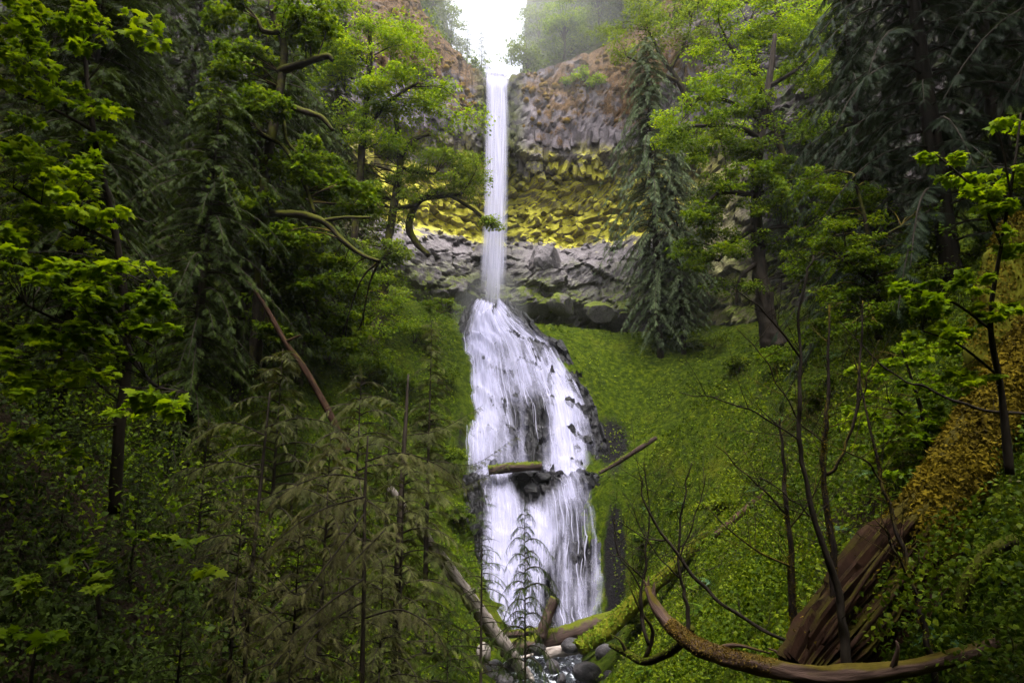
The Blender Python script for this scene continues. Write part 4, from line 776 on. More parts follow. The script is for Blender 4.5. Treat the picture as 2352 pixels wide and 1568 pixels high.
# brush on the hill above the rim
rg = np.random.default_rng(90); n = 16000; x = rg.uniform(-26, 30, n); y = np.interp(x, cxp, cyp) + rg.uniform(1.5, 16, n); kp = np.abs(x + 1.8) > 2.2 + (y - 76) * .06; x, y = x[kp], y[kp]; n = len(x)
yy = np.interp(x, cxp, cyp) + 1.6; ii = np.clip(np.round(x + 60).astype(int), 0, len(hx) - 1); jj = np.clip(np.round((y - yy) / 70 / .025).astype(int), 1, len(hy) - 1); z = HZ[ii, jj]
V, F, k = scatter(T_RHOMB, np.c_[x, y, z + rg.random(n) ** 2 * 2.2 * np.clip(fbm(x * .4, y * .4, 3, 9) * 3 + .6, .05, 1)], rg.normal(0, 1, (n, 3)), rg.normal(0, .6, (n, 3)) + [0, -.3, 1], rg.uniform(.25, .6, n))
tag(ob('hill_brush', MB().add(V, F, np.repeat(rg.random(n), k)).mesh('hill_brush', M['maple_deep'])), 'low brush covering the hill above the rim', 'brush', kind='stuff')
# ------------------------------------------------------------------ undergrowth
def gnormal(x, y):
    e = .4; return unit(np.stack([G(x - e, y) - G(x + e, y), G(x, y - e) - G(x, y + e), 2 * e + 0 * x], -1))
def inpoly(u, v, poly):
    c = np.zeros(u.shape, bool); n = len(poly)
    for i in range(n):
        (x1, y1), (x2, y2) = poly[i], poly[(i + 1) % n]; m = ((y1 > v) != (y2 > v)) & (u < (x2 - x1) * (v - y1) / (y2 - y1 + 1e-9) + x1); c ^= m
    return c
def undergrowth(name, label, seed, n, xr, r0, r1, hfun, sfun, leaf, tpl=T_RHOMB, dens=None, cat=None, tiltn=.55, up=.3):
    rg = np.random.default_rng(seed); th = rg.uniform(R(xr[0]), R(xr[1]), n); r = r0 * (r1 / r0) ** rg.random(n); x = r * np.sin(th); y = r * np.cos(th); z = G(x, y)
    u, v, zc = project(np.c_[x, y, z]); k = (u > -700) & (u < 3050) & (v > -60) & (v < 1660)
    k &= ~((np.abs(x - 2.) < 3.6) & (y > 33) & (y < 46)) & ~inpoly(u, v, [(1060, 730), (1110, 690), (1190, 715), (1270, 770), (1340, 880), (1375, 1040), (1375, 1085), (1410, 1180), (1412, 1450), (1075, 1460), (1075, 1100), (1040, 1060), (1045, 800)]) | (~k & False)
    if dens is not None: k &= rg.random(n) < dens(x, y, u, v)
    x, y, z, r = x[k], y[k], z[k], r[k]; n = len(x); h = hfun(x, y, r) * rg.random(n) ** .7; nn = gnormal(x, y)
    P = np.c_[x, y, z] + nn * h[:, None] * .4 + np.c_[0 * h, 0 * h, h * .6]; Nn = nn + rg.normal(0, tiltn, (n, 3)) + [0, 0, up]; X = rg.normal(0, 1, (n, 3)) + [0, -.3, -.3]
    V, F, kk = scatter(tpl, P, X, Nn, sfun(r) * rg.uniform(.5, 1.3, n)); o = ob(name, MB().add(V, F, np.repeat(rg.random(n), kk)).mesh(name, M[leaf])); tag(o, label, cat, kind='stuff'); return o
cl = lambda x, y, f, sd: np.clip(fbm(x * f, y * f, 3, sd) * 3 + .5, 0, 1)
undergrowth('ground_cover', 'low clover like leaves carpeting the right bank', 201, 190000, (-3, 47), 7, 76, lambda x, y, r: .05 + .16 * cl(x, y, .8, 5), lambda r: .045 + .0032 * r, 'cover', dens=lambda x, y, u, v: (.12 + .88 * cl(x, y, .5, 6) ** 1.5) * np.clip(.35 + y / 60, 0, 1) * (1 - .6 * np.exp(-((u - 1850) / 190) ** 2 - ((v - 1060) / 220) ** 2)), cat='ground cover')
undergrowth('bank_shrubs', 'knee high leafy undergrowth on the right bank', 202, 120000, (3, 47), 8, 60, lambda x, y, r: .2 + 1.3 * cl(x, y, .35, 15) ** 2, lambda r: .06 + .0030 * r, 'cover', dens=lambda x, y, u, v: (cl(x, y, .35, 15) ** 2) * np.where((v < 900) & (u < 1750), .25, 1) * np.where(u < 1500, .5, 1), cat='undergrowth')
undergrowth('slope_undergrowth', 'dense shaded undergrowth on the left slope', 203, 175000, (-46, 0), 8, 76, lambda x, y, r: .15 + 2.6 * cl(x, y, .3, 25) ** 2, lambda r: .07 + .003 * r, 'maple_deep', dens=lambda x, y, u, v: (.3 + .7 * cl(x, y, .3, 25)) * np.clip((np.hypot(x, y) - 14) / 22, .06, 1), cat='undergrowth')
undergrowth('near_undergrowth', 'broad leafed weeds in the right foreground', 204, 28000, (15, 48), 4.5, 15, lambda x, y, r: .1 + .5 * cl(x, y, .9, 35), lambda r: .07 + 0 * r, 'cover_near', T_OVAL, dens=lambda x, y, u, v: .08 + .6 * cl(x, y, .9, 35) ** 2 * np.where((u < 2120) & (v > 1380), .1, 1), cat='undergrowth')
undergrowth('bank_litter', 'dead leaves and dry twigs scattered on the right slope', 205, 60000, (2, 44), 8, 55, lambda x, y, r: .04 + .1 * cl(x, y, .8, 45), lambda r: .04 + .003 * r, 'cedar_tan', dens=lambda x, y, u, v: cl(x, y, .25, 46) ** 2 * .6 + .5 * np.exp(-((u - 1820) / 150) ** 2 - ((v - 1000) / 160) ** 2), cat='leaf litter')

undergrowth('shade_tinted_undergrowth', 'leaves and seedlings tinted dark as shade on the lower left ground', 206, 60000, (-47, -2), 5, 30, lambda x, y, r: .1 + 1.3 * cl(x, y, .5, 55), lambda r: .08 + .003 * r, 'hemlock', T_OVAL, cat='undergrowth')  # dark leaf colour stands in for the shade of the lower left
# ------------------------------------------------------------------ hemlocks and cedars at lower left
T_NEAR = frond_template(13, .24, .022, .35, 52)
near1 = conifer_proto(51, 7.5, 3.4, .05, 62, 40, .5, T_NEAR, 'cedar_olive', .42, .25, 'cone', .09)
near2 = conifer_proto(52, 8.0, 3.0, .04, 60, 40, .46, T_NEAR, 'cedar_olive', .6, .25, 'column', .09)
sap = conifer_proto(53, 9.5, 2.0, .22, 56, 15, .62, T_NEAR, 'cedar_olive', .28, .12, 'cone', .09, dead=.4)
mid = conifer_proto(54, 16, 2.9, .10, 90, 24, .8, T_FROND, 'hemlock', .45, .15, 'cone', .16)
def pl(proto, name, lab, u, Y, vtop, H, rz, leaf=None, grp='young cedars at lower left', sx=1.):
    p = at(u, vtop, Y); g = float(G(p[0], Y)); s = (p[2] - g) / H; return place(proto, name, lab, (p[0], Y, g), rz, (s * sx, s * sx, s), group=grp, leaf=leaf)
pl(mid, 'hemlock_tree', 'slender hemlock standing left of the upper cascade', 992, 34, 735, 16, .3, 'cedar_olive')
pl(sap, 'hemlock_sapling', 'thin sapling with bare side twigs against the lower cascade', 1108, 30, 1130, 9.5, 1.0, 'hemlock', 'hemlock saplings before the lower cascade')
pl(near2, 'hemlock_sapling', 'bushy hemlock top against the middle of the lower cascade', 1205, 29, 1165, 8., 2.0, 'hemlock', 'hemlock saplings before the lower cascade', .62)
for k, (u, Y, vt, rz, pr, lf, lab) in enumerate([
  (650, 22, 800, .2, near1, 'cedar_olive', 'olive cedar with a thin dark trunk below the leaning dead trunk'), (830, 25, 860, 1.4, near2, 'cedar_olive', 'olive cedar on the bank left of the cascades'), (480, 17, 960, 2.6, near1, 'cedar_olive', 'dim cedar left of the middle trunks'), (760, 15, 1000, 3.3, near2, 'cedar_tan', 'tan cedar with curved drooping boughs in the lower left centre'),
  (930, 18, 1040, 4.1, near1, 'cedar_olive', 'olive cedar reaching toward the lower cascade'), (560, 11, 1130, 5.2, near2, 'cedar_tan', 'shadowy cedar with brown sprays at lower left'), (690, 10.5, 1200, .9, near1, 'cedar_tan', 'foreground cedar with tan hanging boughs at bottom left'),
  (880, 13, 1300, 1.1, near1, 'cedar_olive', 'low cedar at the bottom left of the stream'), (1030, 15, 1400, 3.0, near2, 'hemlock', 'green cedar seedling by the foot of the pale fallen trunk'), (330, 14, 1040, .1, near2, 'hemlock', 'dark cedar under the left maple'), (150, 11, 1130, 2.2, near1, 'hemlock', 'dark cedar at the left edge above the hollow'), (690, 33, 850, 5.0, mid, 'hemlock', 'hemlock behind the olive cedars on the left bank'), (900, 38, 850, 1.9, mid, 'hemlock', 'short hemlock on the green bank left of the falls'),
  (430, 8.5, 1330, 3.7, near1, 'hemlock', 'dark cedar low in the bottom left shadow'), (60, 9, 1180, 1.7, near2, 'hemlock', 'dark cedar in the corner left of the hollow'), (250, 10, 1220, 4.9, near1, 'hemlock', 'dark cedar in front of the left maple trunk'), (20, 14, 1000, .8, near1, 'hemlock', 'dark cedar under the leaves at the left edge'), (400, 20, 930, 2.9, near2, 'hemlock', 'dark cedar behind the leaf spray of the left maple'), (180, 18, 980, 5.6, near1, 'hemlock', 'dark cedar behind the left maple trunk')]):
    pl(pr, 'cedar_tree', lab, u, Y, vt, 16 if pr is mid else (7.5 if pr is near1 else 8.), rz, lf)

# ------------------------------------------------------------------ logs
def log(name, label, pts, material, seed, cat='log', bump=.25, ns=14, moss=0, mosscol='moss_green', msize=.07, lo=-.2, group=None, stubs=(), n=None, t0=0, t1=1):
    Q = [at(*p[:3]) for p in pts]; rr = [p[3] / ppm(q) for p, q in zip(pts, Q)]; b = Q[0]; root = tag(empty(name, b), label, cat, group)
    V, F = tube(Q, rr, ns, bump, seed, n or len(Q) * 10, 2.5); wd_ = ob('wood', MB().add(V - b, F).mesh('wood', M[material], True), root)
    if moss:
        mb = MB(); fuzz(mb, np.array(Q) - b, rr, moss, msize, np.random.default_rng(seed), lo=lo, t0=t0, t1=t1)
        if mb.V: ob('moss', mb.mesh('moss', M[mosscol]), wd_)['kind'] = 'stuff'
    for st in stubs:
        S = [at(*p[:3]) for p in st]; V, F = tube(S, [p[3] / ppm(q) for p, q in zip(st, S)], 6, .2, seed + 3, 10); ob('branch_stub', MB().add(V - b, F).mesh('branch_stub', M[material], True), root)
    return root
log('fallen_tree', 'long pale bare trunk slanting down to the stream', [(895, 1120, 33, 8), (955, 1205, 34, 11), (1020, 1290, 35, 14), (1100, 1405, 37, 17), (1160, 1485, 38.3, 17), (1210, 1550, 39.6, 13)], 'wood_pale', 71, stubs=[[(1010, 1275, 35, 5), (985, 1290, 34.5, 2)], [(1070, 1360, 36.5, 5), (1100, 1350, 36, 2)]])
log('fallen_log', 'thick reddish log lying across the stream at the foot of the falls', [(1150, 1490, 41, 17), (1230, 1475, 41.6, 20), (1320, 1448, 42.3, 20), (1430, 1412, 43.2, 17)], 'wood_log', 72, moss=500, msize=.1, lo=.5)
log('fallen_log', 'thin log behind the thick reddish log under the falls', [(1145, 1458, 43.2, 8), (1200, 1452, 43.5, 9), (1262, 1448, 43.8, 8)], 'wood_log', 73)
log('fallen_log', 'grey log half hidden under the thick reddish log', [(1250, 1502, 40.4, 12), (1310, 1490, 40.8, 13), (1370, 1478, 41.5, 11)], 'wood_pale', 74)
log('broken_stub', 'broken trunk stub standing up out of the stream logs', [(1242, 1460, 41, 13), (1258, 1415, 41, 13), (1275, 1372, 41, 12)], 'wood_log', 75, cat='stump', moss=160, msize=.1)
log('fallen_log', 'moss covered log climbing the right bank from the stream', [(1330, 1488, 37, 18), (1400, 1440, 37.5, 20), (1500, 1345, 37, 18), (1600, 1250, 36.5, 14), (1700, 1160, 36, 10)], 'wood_moss', 76, moss=5200, msize=.14, lo=-.1)
log('fallen_log', 'short mossy log jammed across the ledge between the two cascades', [(1122, 1080, 53.0, 11), (1180, 1072, 53.1, 11), (1244, 1069, 53.2, 10)], 'wood_log', 77, moss=500, msize=.13, lo=.3)
log('fallen_log', 'mossy log lying along the edge of the green bank beside the ledge', [(1376, 1086, 53.4, 4), (1430, 1054, 53.0, 6), (1508, 1004, 52.4, 6)], 'wood_log', 78, moss=500, msize=.12, lo=.3)
log('leaning_trunk', 'dead reddish trunk leaning in the dark trees at left', [(572, 650, 27, 3), (606, 698, 27, 5), (655, 785, 27, 6), (692, 835, 27, 7), (722, 885, 27, 7), (765, 965, 27, 8), (800, 1040, 27, 8)], 'wood_rot', 79, cat='dead tree', stubs=[[(655, 785, 27, 4), (690, 770, 26.7, 2)]])
log('log_pole', 'thin broken stick lying on the stones by the stream', [(1165, 1518, 39.3, 3), (1225, 1502, 39.8, 3)], 'wood_pale', 80, cat='stick')
# barkless log in front
log('bare_log', 'curved barkless pinkish log in the right foreground with mossy middle', [(1488, 1348, 11.6, 8.0), (1505, 1392, 11.4, 13.4), (1545, 1440, 11.2, 16.2), (1610, 1488, 10.8, 18.9), (1720, 1522, 10, 19.5), (1860, 1548, 9.2, 19.5), (1990, 1548, 8.7, 20.2), (2110, 1530, 8.4, 18.9), (2210, 1502, 8.3, 15.5), (2290, 1475, 8.3, 11.4)], 'wood_bare', 81, ns=18, bump=.42, moss=9000, mosscol='moss_brown', msize=.028, lo=-.2, t0=.2, t1=.5,
    stubs=[[(1492, 1362, 11.6, 6), (1478, 1330, 11.6, 1.5)], [(1500, 1370, 11.5, 7), (1503, 1335, 11.5, 1)], [(1488, 1360, 11.6, 5), (1490, 1322, 11.6, 1)], [(2050, 1535, 8.5, 8), (2062, 1490, 8.4, 4), (2058, 1470, 8.4, 2)], [(1640, 1495, 10.6, 9), (1690, 1480, 10.4, 5), (1770, 1500, 10, 2)], [(1830, 1540, 10, 9), (1790, 1500, 9.9, 4), (1765, 1488, 9.9, 2)]])
# giant rotten trunk
def giant():
    Q = [at(*p[:3]) for p in [(1850, 1560, 9.6), (1960, 1425, 9.9), (2080, 1270, 10.4), (2200, 1090, 11), (2300, 920, 11.6), (2400, 760, 12.2)]]; b = Q[0]; root = tag(empty('fallen_giant', b), 'giant rotting fallen trunk covered with orange moss at right', 'log')
    m, ns = 110, 120; P = smooth_path(Q, m); T = unit(np.gradient(P, axis=0)); U = unit(np.cross(T, [.0, .0, 1.])); W = np.cross(U, T); th = np.linspace(0, 2 * np.pi, ns, endpoint=False); t = np.linspace(0, 1, m)
    Rr = np.interp(t, [0, .12, .4, .55, .75, 1], [.34, .46, .47, .36, .38, .34])[:, None] * np.ones(ns); L = t[:, None] * 7.5 + 0 * th; A = th[None] + 0 * L
    fl = 1 - np.clip((t - .40) / .12, 0, 1)[:, None]; rid = fbm(A * 6.5 + .25 * L, L * .4, 5, 91) * 1.4 + .7 * (cellnoise(A * 6 + .5 * fbm(A * 3, L, 2, 4), L * .6, 92)[0] - .5); Rr = Rr * (1 + fl * rid * .6 + (1 - fl) * 1.3 * fbm(np.cos(A) * 1.6 + 5, L * .9 + np.sin(A) * 1.6, 4, 93))
    Rr *= 1 - .55 * np.exp(-((A - 3.7) / .7) ** 2 - ((L - 3.2) / .7) ** 2) - .35 * np.exp(-((A - 4.1) / .6) ** 2 - ((L - 1.6) / .5) ** 2)
    V = P[:, None] + Rr[..., None] * (np.cos(th)[None, :, None] * U[:, None] + np.sin(th)[None, :, None] * W[:, None]); V = V.reshape(-1, 3); i = np.arange(m - 1)[:, None] * ns; j = np.arange(ns)[None]; a = (i + j).ravel(); c = (i + (j + 1) % ns).ravel(); F = np.c_[a, c, c + ns, a + ns]
    TW = np.stack([np.cos(A) * .5, np.sin(A) * .5, L], -1).reshape(-1, 3); jag = (47 + 9 * fbm(np.cos(th) * 2 + 3, np.sin(th) * 2, 3, 97)).astype(int); ok = (np.arange(m - 1)[:, None] < jag[None]).ravel(); ob('wood', mkmesh('wood', V - b, F[ok], M['wood_rot'], None, None, False, {'tc': TW}), root); ob('mossy_bark', mkmesh('mossy_bark', V - b, F[~ok], M['wood_giant'], None, None, True, {'tc': TW}), root)
    e = MB(); jj = np.arange(ns); Vv = np.vstack([V[:ns], P[:1] + T[:1] * .5]); e.add(Vv - b, np.c_[np.full(ns, ns), (jj + 1) % ns, jj]); ob('rotten_end', e.mesh('rotten_end', M['wood_rot']), root)
    q = np.random.default_rng(7); mb = MB(); rr_ = [.45, .47, .37, .38, .35]
    fuzz(mb, np.array(Q) - b, rr_, 30000, .045, q, lo=.0, t0=.40); fuzz(mb, np.array(Q) - b, np.array(rr_) * 1.08, 26000, .06, q, lo=-.7, t0=.42); fuzz(mb, np.array(Q) - b, np.array(rr_) * 1.2, 9000, .08, q, lo=.2, t0=.44); fuzz(mb, np.array(Q) - b, rr_, 1800, .05, q, lo=.72, t0=.05, t1=.45)
    ob('moss', mb.mesh('moss', M['moss_orange']), root)['kind'] = 'stuff'
    for k, st in enumerate([[(1890, 1480, 9.3, 5), (1985, 1330, 9.5, 6), (2060, 1230, 9.8, 4)], [(1950, 1490, 9.2, 6), (2030, 1390, 9.4, 7), (2110, 1290, 9.8, 4)], [(1900, 1540, 9.2, 6), (1990, 1470, 9.3, 6), (2060, 1400, 9.5, 3)]]):
        S = [at(*p[:3]) for p in st]; V, F = tube(S, [p[3] / ppm(z) for p, z in zip(st, S)], 6, .3, k, 14); ob('splinter', MB().add(V - b, F).mesh('splinter', M['wood_rot'], True), root)
    return root
GI = giant()
log('mossy_stump', 'tall mossy broken stump at the right edge', [(2310, 900, 12.8, 75), (2300, 780, 12.8, 62), (2310, 660, 12.8, 52), (2335, 540, 12.8, 38), (2350, 500, 12.8, 20)], 'wood_moss', 83, cat='stump', bump=.4, ns=20, moss=9000, mosscol='moss_orange', msize=.06, lo=-1.2)
log('mossy_log', 'mossy root arching out of the weeds at far right', [(2200, 1400, 7.6, 14), (2225, 1330, 7.6, 15), (2270, 1270, 7.6, 16), (2330, 1240, 7.6, 14)], 'bark_moss', 84, cat='root', moss=900, msize=.035, lo=-.2)
log('mossy_branch', 'crooked mossy branch on the ground left of the bare log', [(1400, 1480, 13.5, 5), (1440, 1500, 13.3, 8), (1480, 1518, 13, 9), (1530, 1500, 12.6, 10), (1570, 1470, 12.2, 11), (1590, 1440, 12, 9)], 'bark_moss', 85, cat='branch', moss=900, msize=.04, lo=0., stubs=[[(1440, 1500, 13.3, 5), (1425, 1470, 13.3, 3), (1400, 1455, 13.4, 1)], [(1480, 1518, 13, 6), (1500, 1450, 12.9, 4), (1470, 1400, 12.8, 3), (1440, 1330, 12.8, 1)]])
log('fallen_stick', 'bare log resting against the green slope at right', [(1640, 1230, 30, 7), (1700, 1180, 30, 8), (1760, 1130, 30, 6)], 'wood_red', 86, cat='stick')

# ------------------------------------------------------------------ bare saplings
def sapling(label, seed, stems, material='bark_stem', moss=0, twigs=20, group='bare saplings in the right foreground'):
    rg = np.random.default_rng(seed); Q0 = at(*stems[0][-1][:3]); root = tag(empty('bare_sapling', Q0), label, 'sapling', group); mb = MB(); mo = MB()
    for k, st in enumerate(stems):
        Q = [at(*p[:3]) for p in st]; Qs = smooth_path(Q, len(Q) * 3); Qs[1:-1] += rg.normal(0, .014, (len(Qs) - 2, 3)); rr0 = st; rr = [p[3] * .72 / ppm(z) for p, z in zip(st, Q)]; V, F = tube(Qs, rr, 7, .3, seed + k, len(Q) * 9, 6); ob('trunk' if k == 0 else 'branch', MB().add(V - Q0, F).mesh('stem', M[material], True), root)
        if moss and k == 0: fuzz(mo, np.array(Q) - Q0, rr, moss, .022, rg, t0=.25, lo=-1.5)
        sp_ = smooth_path(Qs, 40)
        for t in range(twigs if k == 0 else twigs // 3):
            i = rg.integers(1, 34); a = sp_[i]; d = unit(np.array([rg.normal(), rg.normal() * .5, abs(rg.normal()) * .9 + .2])); l = rg.uniform(.2, 1.1); V, F = tube([a, a + d * l * .5 + rg.normal(0, .03, 3), a + d * l + [0, 0, .05]], [.006, .004, .0015], 4, 0, 0, 7, cap=False); mb.add(V - Q0, F)
            for z in range(3):
                f = rg.uniform(.3, .9); a2 = a + d * l * f; d2 = unit(d + rg.normal(0, .7, 3)); l2 = l * rg.uniform(.2, .5); V, F = tube([a2, a2 + d2 * l2 * .5 + rg.normal(0, .015, 3), a2 + d2 * l2], [.003, .002, .001], 3, 0, 0, 5, cap=False); mb.add(V - Q0, F)
    if mb.V: ob('twigs', mb.mesh('twigs', M[material], True), root)['kind'] = 'stuff'
    if mo.V: ob('moss', mo.mesh('moss', M['moss_orange']), root)['kind'] = 'stuff'
sapling('tallest dark bare sapling curving up through the right foreground', 301, [[(1868, 588, 9, 2.5), (1850, 640, 9, 4), (1838, 800, 9, 5), (1836, 960, 9, 7), (1846, 1060, 9, 8), (1872, 1200, 9, 9), (1920, 1345, 9, 12), (1938, 1450, 9, 15), (1952, 1590, 9, 17)], [(1838, 820, 9, 4), (1760, 720, 8.8, 3), (1680, 660, 8.6, 1.5)], [(1836, 1010, 9, 3), (1700, 930, 8.9, 2.5), (1560, 900, 8.8, 1)], [(1870, 1190, 9, 3), (1800, 1130, 9, 2), (1700, 1080, 9, 1)]], 'bark', 0, 26)
sapling('mossy bare sapling with forked top beside the tallest sapling', 302, [[(1905, 700, 9.6, 3), (1900, 880, 9.6, 5), (1896, 1000, 9.6, 7), (1890, 1080, 9.6, 8), (1905, 1200, 9.6, 10), (1915, 1320, 9.6, 11), (1920, 1480, 9.6, 12)], [(1898, 1090, 9.6, 6), (1940, 1030, 9.5, 5), (1972, 930, 9.4, 5), (1976, 820, 9.4, 4), (1982, 690, 9.4, 2)], [(1972, 930, 9.4, 3), (1995, 860, 9.3, 2), (2020, 780, 9.3, 1)], [(1896, 1020, 9.6, 3), (1830, 960, 9.5, 2.5), (1760, 830, 9.4, 2), (1690, 750, 9.4, 1)]], 'bark_stem', 1400, 24)
sapling('mossy brown sapling left of the tallest sapling', 303, [[(1790, 960, 10.2, 3), (1800, 1060, 10.2, 5), (1806, 1180, 10.2, 8), (1818, 1320, 10.2, 11), (1826, 1450, 10.2, 13), (1836, 1560, 10.2, 14)], [(1806, 1180, 10.2, 4), (1740, 1110, 10.1, 3), (1640, 1020, 10, 1)], [(1815, 1300, 10.2, 4), (1720, 1250, 10, 3), (1600, 1150, 9.9, 1)], [(1808, 1220, 10.2, 3), (1860, 1150, 10, 2), (1900, 1040, 9.9, 1)]], 'bark_stem', 1200, 24)
sapling('leaning sapling crossing the rotten trunk', 304, [[(1970, 840, 9.1, 2), (1996, 980, 9, 4), (2030, 1110, 8.9, 6), (2062, 1230, 8.8, 7), (2095, 1350, 8.7, 9), (2130, 1470, 8.6, 10), (2150, 1580, 8.6, 11)], [(2030, 1110, 8.9, 4), (1990, 1060, 8.8, 3), (1930, 1030, 8.7, 1.5)], [(2095, 1350, 8.7, 4), (2040, 1230, 8.6, 3), (2010, 1190, 8.6, 1.5)]], 'bark_stem', 700, 20)
sapling('long arching bare stem sweeping down to the bare log', 305, [[(1470, 1090, 10.5, 1.5), (1480, 1150, 10.5, 3), (1530, 1240, 10.4, 5), (1620, 1350, 10.2, 6), (1740, 1440, 10, 6), (1880, 1490, 9.8, 6), (1960, 1500, 9.7, 5)], [(1530, 1240, 10.4, 3), (1470, 1230, 10.4, 2), (1410, 1190, 10.4, 1)]], 'bark', 0, 8)
sapling('thin upright sapling above the mossy branch', 306, [[(1590, 1060, 11.5, 1.5), (1572, 1140, 11.5, 3), (1560, 1250, 11.5, 4), (1565, 1340, 11.5, 5), (1580, 1400, 11.5, 7), (1572, 1480, 11.5, 8)], [(1562, 1280, 11.5, 3), (1600, 1180, 11.4, 2), (1620, 1090, 11.3, 1)], [(1565, 1330, 11.5, 3), (1500, 1260, 11.4, 2), (1430, 1130, 11.3, 1)]], 'bark', 0, 22)
sapling('bare forked twigs rising from the bottom middle beside the stream', 307, [[(1478, 1060, 12.5, 1), (1490, 1170, 12.5, 2), (1480, 1300, 12.5, 4), (1470, 1400, 12.5, 6), (1490, 1480, 12.5, 7)], [(1475, 1360, 12.5, 3), (1420, 1260, 12.4, 2), (1405, 1170, 12.3, 1)], [(1478, 1330, 12.5, 3), (1440, 1290, 12.4, 2), (1395, 1265, 12.3, 1)]], 'bark', 0, 22)
sapling('thin stem crossing the leafy bush at right', 308, [[(1930, 740, 10.5, 1.5), (2040, 850, 10.4, 3), (2150, 900, 10.3, 4), (2260, 940, 10.2, 5), (2352, 950, 10.2, 5)]], 'bark', 0, 6)

# ------------------------------------------------------------------ ferns, leafy plants, stones
def fern(label, P, n, L, seed, leaf='fern', group='sword ferns on the right slope'):
    rg = np.random.default_rng(seed); root = tag(empty('sword_fern', P), label, 'fern', group)
    for k in range(n):
        a = 2 * math.pi * (k + rg.uniform(-.3, .3)) / n; e = rg.uniform(.25, .9); x = np.array([[math.cos(a), math.sin(a), e]]); nn = np.array([[-math.cos(a) * e, -math.sin(a) * e, 1.]])
        V, F, kk = scatter(T_FERN, np.zeros((1, 3)), x, nn, np.array([L * rg.uniform(.7, 1.1)])); ob('frond', MB().add(V, F, rg.random()).mesh('frond', M[leaf]), root)
for k, (u, v, n, L, lf, lab) in enumerate([(1962, 1225, 15, .75, 'fern', 'blue green sword fern left of the rotten trunk'), (2075, 905, 12, .7, 'cover_near', 'sword fern under the bright bush'), (2260, 1170, 13, .55, 'cover_near', 'bright fern in front of the mossy trunk'), (2200, 1240, 11, .45, 'cover_near', 'small fern below the mossy trunk'), (2330, 1330, 12, .5, 'cover_near', 'fern at the right edge among the weeds'), (2130, 790, 12, .8, 'fern', 'fern high on the right slope beside the stump'), (1850, 770, 12, 1.1, 'fern', 'fern at the foot of the thick maple trunk'), (1930, 820, 11, 1.0, 'fern', 'fern between the maple trunk and the bush'), (1620, 1400, 11, .7, 'cover_near', 'fern behind the curved bare log'), (1500, 1540, 12, .7, 'cover_near', 'fern at the bottom beside the stream'), (2300, 1010, 13, .7, 'fern', 'fern leaning over the mossy trunk at the right edge'), (2160, 1190, 13, .65, 'cover_near', 'fern hiding the underside of the mossy trunk'), (2010, 1090, 12, .6, 'fern', 'fern above the rotten end of the trunk'), (2110, 1010, 12, .6, 'cover_near', 'fern growing behind the mossy trunk')]):
    fern(lab, gp(u, v), n, L, 400 + k, lf)
def leafy(label, P, n, H, L, seed, group='leafy weeds at bottom right'):
    rg = np.random.default_rng(seed); root = tag(empty('leafy_plant', P), label, 'plant', group); ms = leaf_meshes('oval', T_OVAL, 'cover_near'); Q = [P, P + [rg.normal(0, .1), rg.normal(0, .1), H * .5], P + [rg.normal(0, .2), rg.normal(0, .2), H]]; V, F = tube(Q, [.008, .003], 5, 0, 0, 10); ob('stem', MB().add(V - P, F).mesh('stem', M['bark_stem'], True), root); sp_ = smooth_path(Q, 20)
    i = rg.integers(4, 20, n); a = rg.uniform(0, 6.28, n); put_leaves(sp_[i], np.c_[np.cos(a), np.sin(a), rg.normal(.1, .2, n)], np.c_[rg.normal(0, .3, n), rg.normal(-.3, .3, n), np.ones(n)], L * rg.uniform(.6, 1.2, n), ms, root, rg)
for k, (u, v, n, H, L, lab) in enumerate([(2050, 1470, 9, .5, .2, 'large leafed plant growing before the rotten trunk'), (2180, 1330, 12, .5, .15, 'leafy plant below the small fern'), (2290, 1410, 14, .45, .13, 'leafy plant by the arching mossy root'), (2330, 1230, 10, .5, .15, 'leafy plant at the right edge under the mossy trunk'), (2230, 1480, 14, .4, .12, 'leafy plant over the end of the bare log'), (2320, 1520, 14, .4, .12, 'leafy plant in the bottom right corner'), (2150, 1550, 12, .35, .11, 'leafy plant in front of the bare log'), (2290, 1080, 9, .45, .16, 'leafy plant on the mossy trunk side'), (2230, 1130, 14, .55, .15, 'leafy plant below the middle of the mossy trunk'), (2130, 1270, 14, .6, .15, 'leafy plant beside the rotten end of the trunk'), (2090, 1360, 14, .5, .13, 'leafy plant in the crook of the rotten wood'), (2335, 990, 14, .55, .14, 'leafy plant against the trunk at the right edge'), (2250, 1250, 14, .5, .14, 'leafy plant among the ferns below the trunk')]):
    leafy(lab, gp(u, v), n, H, L, 450 + k)
stone = [lump(500 + k, 3, .5, .75, M['stone'], 'stone', False) for k in range(4)]; pale = lump(510, 3, .5, .6, M['stone_pale'], 'stone', False)
